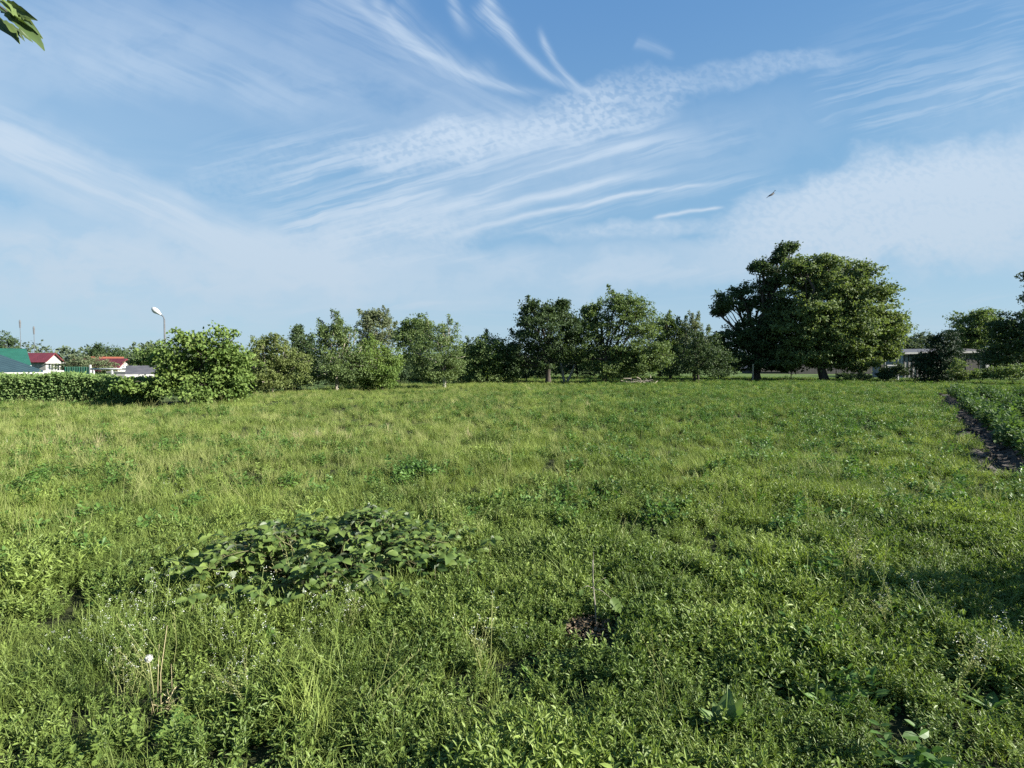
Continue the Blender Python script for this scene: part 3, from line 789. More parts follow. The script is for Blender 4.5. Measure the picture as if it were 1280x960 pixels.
def house(name, label, x0, x1, y0, y1, zb, zeave, zridge, wall, roof, ridge_axis='x', over=.45, hip=0.0, windows=(), chimney=False, group='houses beyond the hedge'):
    root = thing(name, label, 'house' if group.startswith('house') else 'shed', ((x0 + x1) / 2, y0, zb), group)
    b = MB(); b.box((x0, y0, zb), (x1, y1, zeave - .003))
    xm, ym = (x0 + x1) / 2, (y0 + y1) / 2
    if not hip:
        if ridge_axis == 'x':
            for x in (x0, x1): b.sheet([(x, y0, zeave), (x, y1, zeave), (x, ym, zridge - .05)][::(1 if x == x1 else -1)], .12)
        else:
            for y in (y0, y1): b.sheet([(x0, y, zeave), (x1, y, zeave), (xm, y, zridge - .05)][::(1 if y == y0 else -1)], .12)
    b.build('wall', wall, root)
    rf = MB(); o = over; sl = o * (zridge - zeave) / ((y1 - y0) / 2 if ridge_axis == 'x' else (x1 - x0) / 2)
    ze = zeave - sl + .02
    if ridge_axis == 'x':
        A, B, Cc, D = (x0 - o, y0 - o, ze), (x1 + o, y0 - o, ze), (x1 + o, y1 + o, ze), (x0 - o, y1 + o, ze)
        h = hip * (x1 - x0)
        R0, R1 = (x0 - o + h, ym, zridge), (x1 + o - h, ym, zridge)
        rf.sheet([A, B, R1, R0], .1); rf.sheet([Cc, D, R0, R1], .1)
        if hip: rf.sheet([B, Cc, R1], .1); rf.sheet([D, A, R0], .1)
    else:
        A, B, Cc, D = (x0 - o, y0 - o, ze), (x1 + o, y0 - o, ze), (x1 + o, y1 + o, ze), (x0 - o, y1 + o, ze)
        R0, R1 = (xm, y0 - o, zridge), (xm, y1 + o, zridge)
        rf.sheet([A, R0, R1, D], .1); rf.sheet([B, Cc, R1, R0], .1)
    r_o = rf.build('roof', roof, root)
    fb = MB(); t = .16
    fb.box((x0 - o, y0 - o - .04, ze - t), (x1 + o, y0 - o - .004, ze + .02))
    fb.box((x1 + o + .004, y0 - o, ze - t), (x1 + o + .04, y1 + o, ze + .02)) if ridge_axis == 'y' or hip else None
    fb.build('fascia', PALE, r_o)
    if chimney:
        cb = MB(); cb.box((xm + .6, ym - .3, zridge - .6), (xm + 1.1, ym + .2, zridge + .7)); cb.box((xm + .54, ym - .36, zridge + .702), (xm + 1.16, ym + .26, zridge + .8)); cb.build('chimney', ORANGE_ROOF, r_o)
    for (wx, wz, w, h) in windows: window(root, (wx, y0, wz), w, h)
    return root

def X(px, Y): return px_dir(px, 460)[0] * Y
def Z(py, Y): return EYE + px_dir(640, py)[1] * Y
def house_px(name, label, px0, px1, Y, depth, py_eave, py_ridge, wall, roof, axis='x', over=.4, hip=0.0, win=(), zb=-2.3, group='houses beyond the hedge', turn=0.0):
    """a house whose front, turned towards the camera, spans two pixel columns at distance Y"""
    s_ = px_dir((px0 + px1) / 2, 460)[0]; th = math.atan(s_); w = (px1 - px0) * Y * math.cos(th) / FPX
    x = s_ * Y; k = Y / FPX
    root = house(name, label, x - w / 2, x + w / 2, Y, Y + depth, zb, Z(py_eave, Y), Z(py_ridge, Y), wall, roof, axis, over, hip,
                 [(x + u * w, Z(py_eave, Y) - dz, ww, hh) for u, dz, ww, hh in win], group=group)
    root.rotation_euler = (0, 0, -th + turn)
    return root
house_px('green_roof_house', 'low nearest house with blue grey hipped roof and pale eave above the hedge', -200, 62, 37, 9, 464, 436, WHITE, TEAL_ROOF, 'x', .45, .30, [(.3, .9, 1.2, 1.1), (.1, .9, 1.2, 1.1)])
house_px('green_roof_house', 'taller house behind with dark green metal roof slope', -160, 42, 52, 10, 456, 433, GREEN_ROOF, GREEN_ROOF, 'x', .3, 0, [(.35, .9, 1.1, 1.1)])
house_px('red_roof_house', 'white gabled house with crimson roof left of the bushes', 54, 80, 68, 9, 450, 441, WHITE, RED_ROOF, 'y', .35, 0, [(-.2, .9, .8, .9), (.2, .9, .8, .9)], turn=.75)
house_px('red_roof_house', 'house with bright red roof beside the dark shed roof', 142, 170, 66, 8, 460, 448, WHITE, RED_ROOF, 'y', .4, 0, [(.2, .6, 1, .8)], turn=.7)
house_px('tiled_house', 'house with faded orange tiled roof partly behind the red roof', 118, 152, 74, 8, 458, 445.5, WHITE, ORANGE_ROOF, 'x', .4)
house_px('shed', 'low shed with dark sheet roof beside the pale walnut', 164, 206, 32, 4, 467, 457, GREY, DARK_ROOF, 'x', .3, zb=-2.2, group='outbuildings')
# flat porch roof at the end of the nearest house
s_ = px_dir(72, 460)[0]; th = math.atan(s_); c_ = np.array([s_ * 36.5, 36.5, 0]); ux, uy = np.array([math.cos(th), -math.sin(th), 0]), np.array([math.sin(th), math.cos(th), 0])
root = thing('porch', 'flat pale porch roof on posts at the end of the nearest green roofed house', 'porch', c_ + np.array([0, 0, -2.3]))
w_ = 36 * 36.5 * math.cos(th) / FPX; q = MB(); zt = Z(463.2, 36.5)
q.sheet([c_ - ux * w_ / 2 + np.array([0, 0, zt]), c_ + ux * w_ / 2 + np.array([0, 0, zt]), c_ + ux * w_ / 2 + uy * 2.5 + np.array([0, 0, zt]), c_ - ux * w_ / 2 + uy * 2.5 + np.array([0, 0, zt])], .16); q.build('roof', PALE, root)
for u in (-.42, .42):
    q = MB(); p = c_ + ux * w_ * u + uy * .15; q.tube([p + np.array([0, 0, -2.4]), p + np.array([0, 0, zt - .165])], .07, 6); q.build('post', PALE, root)

def lower(x, y): return float(height(x, y))
# green corrugated fence
Y = 34.0
f = MB(); x0, x1 = X(80, Y), X(112, Y); n = 60
xs = np.linspace(x0, x1, n); ys = Y + .025 * np.sign(np.sin(np.arange(n) * 1.57))
for i in range(n - 1): f.sheet([(xs[i], ys[i], -2.2), (xs[i + 1], ys[i + 1], -2.2), (xs[i + 1], ys[i + 1], Z(458.5, Y)), (xs[i], ys[i], Z(458.5, Y))], .004)
root = thing('metal_fence', 'green corrugated metal fence panel just above the hedge', 'fence', ((x0 + x1) / 2, Y, -2.2))
f.build('panel', GREEN_ROOF, root)
pb = MB(); pb.box((x1 + .01, Y - .04, -2.3), (x1 + .09, Y + .04, Z(456, Y))); pb.build('post', PAINT_W, root)
# white gas pipe on posts
Y = 33.0
root = thing('gas_pipe', 'thin white pipe on posts running above the hedge', 'pipe', (X(140, Y), Y, -2.0))
pb = MB(); pb.tube([(X(113, Y), Y, Z(461.3, Y)), (X(140, Y), Y, Z(461.1, Y)), (X(172, Y), Y, Z(461.4, Y))], .05, 8); pb.build('pipe', PAINT_W, root, True)
for px in (117, 140, 166):
    q = MB(); q.box((X(px, Y) - .04, Y - .04, -2.3), (X(px, Y) + .04, Y + .04, Z(461.3, Y) - .05)); q.build('post', PAINT_W, root)
Y = 38.0
root = thing('low_wall', 'short white wall behind the hedge below the red roof', 'wall', (X(150, Y), Y, -2.2))
q = MB(); q.box((X(134, Y), Y, -2.3), (X(170, Y), Y + .25, Z(465.5, Y))); q.build('wall', WHITE, root)
q = MB(); q.box((X(134, Y) - .05, Y - .05, Z(465.5, Y) + .002), (X(170, Y) + .05, Y + .3, Z(464.5, Y))); q.build('coping', PALE, root)
# aerial masts
for px, top, hgt, lab in ((27, 402, 9, 'taller thin aerial mast above the green metal roof'), (44, 410, 8, 'shorter thin aerial mast right of the taller one')):
    Y = 75.0
    root = thing('aerial_mast', lab, 'mast', (X(px, Y), Y, -2.2), 'aerial masts over the roofs')
    q = MB(); q.tube([(X(px, Y), Y, -2.2), (X(px, Y), Y, Z(top, Y) - .9)], [.05, .03], 6); q.build('pole', STEEL, root)
    q = MB(); zt = Z(top, Y)
    q.tube([(X(px, Y), Y, zt - .9), (X(px, Y), Y, zt), (X(px, Y), Y, zt + .25)], [.09, .12, .07], 7); q.build('aerial', STEEL, root)

# street lamp
def street_lamp():
    Y = 42.0; k = Y / FPX
    x = X(207, Y)
    root = thing('street_lamp', 'grey street lamp with white head rising behind the pale walnut', 'street lamp', (x, Y, -2.0))
    b = MB(); zt = Z(400, Y)
    b.tube([(x, Y, -2.2), (x, Y, zt - 2.0), (x, Y, zt)], [.10, .075, .06], 10)
    arm = [(x, Y, zt), (x - .04, Y, zt + .2), (x - .16, Y, zt + .36), (x - .34, Y, zt + .5)]
    b.tube(arm, .045, 8); b.build('pole', STEEL, root, True)
    h = MB(); p0 = np.array([x - .26, Y, zt + .42]); p1 = np.array([x - .98, Y, zt + 1.0])
    d = (p1 - p0); u = np.linspace(0, 1, 9)
    prof = np.array([.07, .10, .14, .18, .205, .21, .2, .16, .05])
    h.tube([p0 + d * a for a in u], prof, 12); h.build('lamp_head', PAINT_W, root, True)
    g = MB(); nn = np.array([d[2], 0, -d[0]]) * -1; nn /= np.linalg.norm(nn)
    dn = np.array([-d[2], 0, d[0]]); dn /= np.linalg.norm(dn); dn = dn if dn[2] < 0 else -dn
    g.tube([p0 + d * a + dn * .1 for a in np.linspace(.35, .92, 6)], np.array([.06, .12, .14, .14, .12, .05]), 10); g.build('lens', PALE, root, True)
street_lamp()

# ---------------------------------------------------------------- right hand structures
Y = 60.0
zb = 0.0
root = thing('long_shed', 'long low grey shed with pale roof edge behind the conifer', 'shed', (X(1185, Y), Y, 0), 'outbuildings')
q = MB(); q.box((X(1128, Y), Y, -.2), (X(1242, Y), Y + 5, Z(441.5, Y))); q.build('wall', GREY, root)
q = MB(); q.sheet([(X(1126, Y), Y - .5, Z(441, Y)), (X(1244, Y), Y - .5, Z(438.5, Y)), (X(1244, Y), Y + 5.4, Z(438.5, Y) + .5), (X(1126, Y), Y + 5.4, Z(441, Y) + .5)], .12); rf = q.build('roof', DARK_ROOF, root)
q = MB(); q.sheet([(X(1126, Y), Y - .53, Z(442.8, Y)), (X(1244, Y), Y - .53, Z(440.6, Y)), (X(1244, Y), Y - .53, Z(438.2, Y)), (X(1126, Y), Y - .53, Z(440.6, Y))], .02); q.build('fascia', PALE, rf)
q = MB()
for px in np.arange(1130, 1242, 5.2): q.box((X(px, Y) - .05, Y - .05, 0), (X(px, Y) + .05, Y - .003, Z(443, Y)))
q.build('batten_cladding', DARKW, root)
q = MB(); q.box((X(1233, Y) - .22, Y - .16, -.1), (X(1233, Y) + .22, Y - .055, Z(442, Y))); q.build('door_post', PAINT_W, root)
q = MB(); q.box((X(1214, Y) - .7, Y - .1, 0), (X(1214, Y) + .7, Y - .055, 2.1)); dr = q.build('door', DARKW, root)
q = MB(); q.box((X(1214, Y) + .5, Y - .16, 1.0), (X(1214, Y) + .56, Y - .102, 1.15)); q.build('handle', STEEL, dr)
Y = 49.0
for px, top, bend, lab in ((1106, 437, 1, 'left curved top pale gate post beside the huge walnut'), (1122, 434, -1, 'right curved top pale gate post beside the huge walnut')):
    root = thing('gate_post', lab, 'post', ground(px, Y), 'pale curved gate posts')
    q = MB(); x = X(px, Y); zt = Z(top, Y)
    q.tube([(x, Y, -.2), (x, Y, zt - .6), (x - .02 * bend, Y, zt - .3), (x - .12 * bend, Y, zt - .08), (x - .28 * bend, Y, zt)], .045, 8)
    q.build('pipe', PALE, root, True)
    q = MB(); q.box((x - .09, Y - .09, -.05), (x + .09, Y + .09, .12)); q.build('footing', PALE, root)
root = thing('pole', 'dark square wooden pole just left of the pale gate posts', 'pole', ground(1103, 48.5))
q = MB(); q.box((X(1102, 48.5) - .12, 48.4, -.1), (X(1102, 48.5) + .12, 48.6, Z(444, 48.5))); q.build('shaft', DARKW, root)
q = MB(); q.box((X(1102, 48.5) - .15, 48.37, Z(444, 48.5) + .002), (X(1102, 48.5) + .15, 48.63, Z(443, 48.5))); q.build('cap', GREY, root)
root = thing('pole', 'thin white pole sticking up right of the huge walnut', 'pole', ground(1127, 55))
q = MB(); q.tube([(X(1127, 55), 55, -.1), (X(1127, 55), 55, Z(423, 55))], [.05, .04], 7); q.build('shaft', PAINT_W, root)
q = MB(); q.box((X(1127, 55) - .13, 54.93, Z(432, 55)), (X(1127, 55) + .13, 55.07, Z(428, 55))); q.build('junction_box', PAINT_W, root)
root = thing('bench', 'small white bench between the pale gate posts', 'bench', ground(1115, 48))
q = MB(); q.box((X(1107, 48), 47.8, Z(457.5, 48)), (X(1124, 48), 48.2, Z(456, 48))); q.build('seat', PAINT_W, root)
for px in (1109, 1122):
    q = MB(); q.box((X(px, 48) - .05, 47.85, -.1), (X(px, 48) + .05, 48.15, Z(457.5, 48) - .002)); q.build('leg', PAINT_W, root)
house('garage', 'low dark garage with shallow gable behind the big walnut trunks', X(948, 84), X(992, 84), 84, 90, -.1, Z(460, 84), Z(452.5, 85), DARKW, DARK_ROOF, 'y', .3, 0, group='outbuildings')
Y = 82.0
root = thing('board_fence', 'dark grey board fence seen beneath the huge walnut crown', 'fence', (X(1045, Y), Y, 0))
q = MB()
for i, px in enumerate(np.arange(986, 1104, 2.0)): q.box((X(px, Y) + .01, Y + .004 * (i % 2), 0), (X(px + 2, Y) - .01, Y + .03 + .004 * (i % 2), Z(454.5, Y) + .04 * math.sin(i * 2.1)))
q.build('boards', DARKW, root)
for px in np.arange(986, 1108, 20): 
    q = MB(); q.box((X(px, Y) - .06, Y + .04, -.1), (X(px, Y) + .06, Y + .16, Z(454.2, Y))); q.build('post', DARKW, root)
for px, Y, top, th, lab in ((941, 47.0, 455, .075, 'pale stout fence stake in front of the big dark walnut trunk'), (898, 48, 463, .04, 'thin pale stake left of the big dark walnut'),
                       (989, 47.5, 459, .04, 'thin dark stake between the two big walnut trunks'), (1045, 47, 463, .03, 'thin stake right of the huge walnut trunk')):
    root = thing('fence_stake', lab, 'stake', ground(px, Y), 'stakes under the big walnuts')
    q = MB(); x = X(px, Y); q.tube([(x, Y, -.2), (x + .02, Y, Z(top, Y) - .05), (x + .02, Y, Z(top, Y))], [th, th * .9, th * .5], 7); q.build('shaft', PALE_BARK if 'pale' in lab else BARK, root)
    q = MB(); q.tube([(x - th * 1.3, Y, Z(top, Y) - .25), (x + th * 1.3, Y, Z(top, Y) - .25)], .015, 5); q.build('wire_tie', STEEL, root)
# heap of brushwood
r = np.random.default_rng(31)
root = thing('brushwood_pile', 'small heap of cut tan brushwood under the wide domed tree', 'wood pile', ground(800, 39.5))
g0 = ground(800, 39.5); q = MB(); q2 = MB()
for i in range(60):
    p = g0 + np.array([r.normal() * .6, r.normal() * .25, abs(r.normal()) * .14 + .05]); d = rdir(r, 1)[0]; d[2] *= .35
    (q if i % 3 else q2).tube([p - d * .35, p + d * .05, p + d * .4], [.03, .028, .02], 5)
q.build('cut_branch', PALE_BARK, root); q2.build('bark_branch', BARK, root)

# ---------------------------------------------------------------- bird
def bird():
    c = at(965, 243, 26.0)
    root = thing('bird', 'small dark bird flying before the pale right hand cloud', 'bird', c)
    BM = plain_mat('dark_plumage', (.035, .036, .04), (.02, .02, .024), 20, .7)
    ax = np.array([.80, .25, .52]); ax /= np.linalg.norm(ax); up = np.array([-.5, .1, .85]); up -= ax * (up @ ax); up /= np.linalg.norm(up); sd = np.cross(ax, up)
    b = MB(); u = np.array([-.22, -.15, -.08, 0, .07, .12, .15, .19]); rr = np.array([.012, .025, .042, .05, .042, .03, .03, .004])
    b.tube([c + ax * a for a in u], rr, 10)
    b.build('body', BM, root, True)
    for s in (-1, 1):
        w = MB(); P = []
        pts = [(.07, 0, 0), (.10, .10, .05), (.06, .22, .06), (-.06, .34, .02), (-.07, .20, .03), (-.06, .08, .02), (-.05, 0, 0)]
        w.sheet([c + ax * a + sd * s * (bb + .03) + up * (z + .01) for a, bb, z in pts], .008); w.build('wing', BM, root)
    t = MB(); t.sheet([c - ax * .2 + sd * .012, c - ax * .34 + sd * .05, c - ax * .31, c - ax * .34 - sd * .05, c - ax * .2 - sd * .012], .006); t.build('tail', BM, root)
bird()

# ---------------------------------------------------------------- overhanging tree top left
def overhang():
    r = np.random.default_rng(91)
    base = np.array([-6.2, 2.9, 0.0]); base[2] = float(height(base[0], base[1]))
    root = thing('maple_tree', 'leafy twig end of a nearby tree hanging into the top left corner', 'tree', base)
    LM = leaf_mat('near_tree_leaves', (.03, .055, .02), (.12, .165, .05), .25, .5, .3, 'island', 1.0, .1)
    w = MB(); fk = base + np.array([.1, 0, 2.6])
    w.tube([base + np.array([0, 0, -.1]), base + np.array([.05, .03, 1.2]), fk, base + np.array([-.2, .2, 4.6])], [.17, .13, .11, .05], 10)
    tip = at(30, 28, 2.75)
    pts = limb(w, fk + np.array([-.05, 0, .8]), tip + np.array([-.55, .1, .38]), .05, .012, r, .05, 8, 6)
    tw = [pts[-1], tip + np.array([-.33, .06, .25]), tip + np.array([-.15, .03, .1]), tip + np.array([-.02, 0, 0])]
    w.tube(tw, [.011, .008, .005, .003], 6)
    for q in range(5):
        limb(w, base + np.array([-.1, .1, 3.4 + q * .2]), base + np.array([r.uniform(-2, -.6), r.uniform(-1, 1.6), r.uniform(4.4, 6.2)]), .045, .01, r)
    w.build('trunk', BARK, root, True)
    b = MB(); tv, tf = big_leaf(9, .17, .25, .25, .10)
    P, D, N, S = [], [], [], []
    def leaf(p, d, n, s): P.append(p); D.append(d); N.append(n); S.append(s)
    for (px, py), (qx, qy), s in (((8, 4), (38, 22), .17), ((10, 10), (46, 40), .19), ((2, 8), (26, 28), .16), ((20, 28), (54, 52), .17), ((0, 26), (22, 46), .17), ((24, 34), (40, 54), .12),
                                 ((-14, -8), (20, 6), .17), ((-30, 10), (6, 30), .16), ((-10, -2), (24, 14), .17), ((14, 22), (50, 34), .1), ((6, 16), (34, 36), .1), ((28, 26), (53, 44), .1), ((-4, 18), (18, 42), .1), ((12, 30), (32, 50), .1), ((-8, 24), (10, 40), .1)):
        Yd = 2.75 + r.uniform(-.12, .12); p, q = at(px, py, Yd), at(qx, qy, Yd + r.uniform(-.05, .05))
        leaf(p, q - p, np.array([r.normal() * .9, -.7 + r.normal() * .8, .7]), np.linalg.norm(q - p) * 1.0)
    for q in range(60):
        c = tw[0] + np.array([r.normal() * .2 - .5, r.normal() * .3, r.normal() * .2 + .25]); d = np.array([.5, r.normal() * .4, -.6 + r.normal() * .3])
        leaf(c, d, np.array([r.normal() * .4, r.normal() * .4, 1.0]), r.uniform(.11, .17))
    b.many(tv, tf, np.array(P), frames(np.array(D), np.array(N)), np.array(S))
    for q in range(6):
        crown_leaves(b, r, base + np.array([r.uniform(-2, -.7), r.uniform(-1, 1.4), r.uniform(4.2, 5.9)]), np.array([1.0, 1.0, .8]), .15, 70, 16, .22)
    b.build('crown', LM, root, True)
overhang()

# ---------------------------------------------------------------- ground vegetation: prototypes
def grass_proto(n, lo, hi, wid, spread, lean, curve, r, seg=4):
    b = MB()
    az = r.uniform(0, 2 * math.pi, n); L = r.uniform(lo, hi, n)
    rr = spread * np.sqrt(r.random(n)); pa = r.uniform(0, 2 * math.pi, n)
    px, py = rr * np.cos(pa), rr * np.sin(pa)
    ln = np.abs(r.normal(size=n)) * lean; cv = r.uniform(.2, 1, n) * curve
    ts = np.linspace(0, 1, seg + 1)
    V = []
    for t in ts:
        hor = L * (ln * t + cv * t * t); ver = L * t * (1 - .42 * cv * t) / np.sqrt(1 + ln ** 2)
        w = wid * r.uniform(.8, 1.2, n) * (1 - t) ** .55 * .5 + .0003
        cx, cy = px + hor * np.cos(az), py + hor * np.sin(az)
        sx, sy = -np.sin(az) * w, np.cos(az) * w
        V.append(np.stack([np.stack([cx - sx, cy - sy, ver], 1), np.stack([cx + sx, cy + sy, ver], 1)], 1))
    V = np.stack(V, 1)                                  # n, seg+1, 2, 3
    b.v.append(V.reshape(-1, 3)); k = 2 * (seg + 1); off = np.arange(n) * k
    for i in range(seg):
        q = np.stack([off + 2 * i, off + 2 * i + 1, off + 2 * i + 3, off + 2 * i + 2], 1)
        b.f.append(q); b.mi += [0] * n
    b.n = n * k
    return b

def stems_of(r, n, lo, hi, spread, lean):
    out = []
    for i in range(n):
        a = r.uniform(0, 6.28); q = spread * math.sqrt(r.random()); L = r.uniform(lo, hi); az = r.uniform(0, 6.28); ln = abs(r.normal()) * lean
        p0 = np.array([q * math.cos(a), q * math.sin(a), -.01]); p1 = p0 + np.array([math.cos(az) * ln, math.sin(az) * ln, 1]) * L / math.sqrt(1 + ln * ln)
        m = (p0 + p1) / 2 + r.normal(size=3) * L * .05
        out.append(np.array([p0, m, p1]))
    return out

def leafy_proto(r, stems, lo, hi, leaf, per, spread, lean, rows=(.15, 1.0), tpl=LEAF6, aspect=1.0, stem_r=.0016, upness=.5, whorl=2):
    b = MB(); P, D, N, S = [], [], [], []
    for st in stems_of(r, stems, lo, hi, spread, lean):
        b.tube(st, [stem_r, stem_r * .8, stem_r * .4], 4, 0, False)
        m = per
        for i in range(m):
            t = rows[0] + (rows[1] - rows[0]) * (i + r.random() * .6) / m
            t = min(t, 1.0)
            p = st[0] * (1 - t) ** 2 + 2 * t * (1 - t) * st[1] + t * t * st[2]
            for w in range(whorl):
                az = i * 2.4 + w * 2 * math.pi / whorl + r.uniform(-.5, .5); e = r.normal() * .3 + upness * (.2 + .9 * t)
                d = np.array([math.cos(az) * math.cos(e), math.sin(az) * math.cos(e), math.sin(e)])
                P.append(p); D.append(d); N.append(np.array([-d[0] * .4, -d[1] * .4, 1.0]) + r.normal(size=3) * .3); S.append(leaf * r.uniform(.65, 1.25) * (1.1 - .35 * t))
    tv = tpl[0] * np.array([aspect, 1, 1])
    b.many(tv, tpl[1], np.array(P), frames(np.array(D), np.array(N)), np.array(S))
    return b

def rosette(r, n, lo, hi, aspect, tpl=LEAFB, e0=.5):
    b = MB(); P, D, N, S = [], [], [], []
    for i in range(n):
        az = i * 2.4 + r.uniform(-.4, .4); e = e0 + r.normal() * .25
        d = np.array([math.cos(az) * math.cos(e), math.sin(az) * math.cos(e), math.sin(e)])
        P.append(d * .01); D.append(d); N.append(np.array([-d[0] * .6, -d[1] * .6, 1.0]) + r.normal(size=3) * .15); S.append(r.uniform(lo, hi))
    b.many(tpl[0] * np.array([aspect, 1, 1]), tpl[1], np.array(P), frames(np.array(D), np.array(N)), np.array(S))
    return b

def seed_proto(r, n, lo, hi, head, tan):
    """thin flowering grass stalks with loose heads"""
    b = MB(); P, D, N, S = [], [], [], []
    for st in stems_of(r, n, lo, hi, .08, .22):
        b.tube(st, [.0016, .0013, .0009], 4, 0, False)
        for i in range(14):
            t = 1 - head * i / 14
            p = st[0] * (1 - t) ** 2 + 2 * t * (1 - t) * st[1] + t * t * st[2]; d = rdir(r, 1)[0]; d[2] = abs(d[2]) + .5
            P.append(p); D.append(d); N.append(rdir(r, 1)[0]); S.append(r.uniform(.010, .02))
    b.many(LEAF4[0] * np.array([.45, 1, 1]), LEAF4[1], np.array(P), frames(np.array(D), np.array(N)), np.array(S))
    return b

def purse_proto(r):
    """branching flowering weed with tiny pods and white flower heads"""
    b = MB(); P, D, N, S = [], [], [], []; Fp = []
    for st in stems_of(r, 3, .28, .5, .06, .3):
        b.tube(st, [.002, .0016, .001], 4, 0, False)
        tips = [st]
        for q in range(4):
            t = r.uniform(.35, .85); p = st[0] * (1 - t) ** 2 + 2 * t * (1 - t) * st[1] + t * t * st[2]
            az = r.uniform(0, 6.28); e = p + np.array([math.cos(az) * .07, math.sin(az) * .07, .12]) * r.uniform(.6, 1.3)
            br = np.array([p, (p + e) / 2 + np.array([0, 0, -.01]), e]); b.tube(br, [.0013, .001, .0007], 4, 0, False); tips.append(br)
        for br in tips:
            for i in range(12):
                t = 1 - .75 * i / 12; p = br[0] * (1 - t) ** 2 + 2 * t * (1 - t) * br[1] + t * t * br[2]
                az = i * 2.4; d = np.array([math.cos(az), math.sin(az), .5]); P.append(p + d * .006); D.append(d); N.append(rdir(r, 1)[0]); S.append(.009)
            for i in range(6): Fp.append(br[2] + r.normal(size=3) * .006)
    b.many(LEAF4[0], LEAF4[1], np.array(P), frames(np.array(D), np.array(N)), np.array(S))
    Fp = np.array(Fp); b.many(LEAF4[0] - np.array([0, .5, 0]), LEAF4[1], Fp, frames(rdir(r, len(Fp)), rdir(r, len(Fp)) * .4 + np.array([0, 0, 1.0])), np.full(len(Fp), .006), 1)
    return b

G_A = leaf_mat('grass_blades', (.062, .104, .024), (.265, .322, .080), .36, .55, .2, 'both', .55, .55)
G_P = leaf_mat('pale_grass_blades', (.145, .185, .056), (.325, .345, .130), .34, .6, .2, 'both', .6, .4)
G_L = leaf_mat('low_weed_leaves', (.046, .09, .020), (.245, .315, .074), .32, .5, .28, 'both', .8, .5)
G_W = leaf_mat('broad_weed_leaves', (.036, .088, .018), (.115, .20, .042), .32, .5, .28, 'both', .6, .35)
G_S = leaf_mat('seed_heads', (.18, .21, .075), (.30, .31, .13), .3, .7, .1, 'both', .7, .3, (1.1, 1.1, .8))
G_D = leaf_mat('dry_grass', (.30, .26, .14), (.46, .40, .24), .25, .7, .2, 'both', .9, .2, (1.1, 1.1, .9))
PETAL = plain_mat('white_petals', (.5, .51, .47), (.4, .42, .37), 30, .7)
POT = leaf_mat('potato_leaves', (.042, .088, .026), (.105, .165, .05), .3, .6, .22, 'both', .6, .3)

protos = {}
def make_protos():
    r = np.random.default_rng(3)
    def coll(key, items):
        c = bpy.data.collections.new(key + '_kinds')
        for i, (b, mats) in enumerate(items):
            o = bpy.data.objects.new(key, b.mesh(key, mats)); c.objects.link(o)
        protos[key] = (c, len(items))
    coll('short_grass', [(grass_proto(70, .06, .20, .0042, .11, .35, .7, r), G_A) for _ in range(5)])
    coll('long_grass', [(grass_proto(60, .14, .38, .005, .10, .28, .8, r, 5), G_A) for _ in range(4)])
    coll('pale_grass', [(grass_proto(60, .14, .36, .005, .13, .25, .6, r), G_P) for _ in range(4)])
    coll('low_weed', [(leafy_proto(r, 13, .05, .14, .03, 6, .10, .5, aspect=.75), G_L) for _ in range(4)] + [(leafy_proto(r, 15, .07, .18, .038, 7, .10, .35, aspect=.42, upness=.8), G_L) for _ in range(3)])
    coll('broad_weed', [(leafy_proto(r, 7, .10, .26, .06, 6, .13, .4, aspect=.8), G_W) for _ in range(4)])
    coll('rosette_weed', [(rosette(r, 8, .08, .17, a, LEAFB, .45), G_W) for a in (.55, .4, .7)])
    coll('seed_stalk', [(seed_proto(r, 5, .3, .55, .3, 0), G_S) for _ in range(4)])
    coll('flower_weed', [(purse_proto(r), [G_S if i == 2 else G_L, PETAL]) for i in range(4)])
    coll('dry_tuft', [(grass_proto(26, .12, .38, .0035, .08, .5, .5, r), G_D) for _ in range(3)])
make_protos()

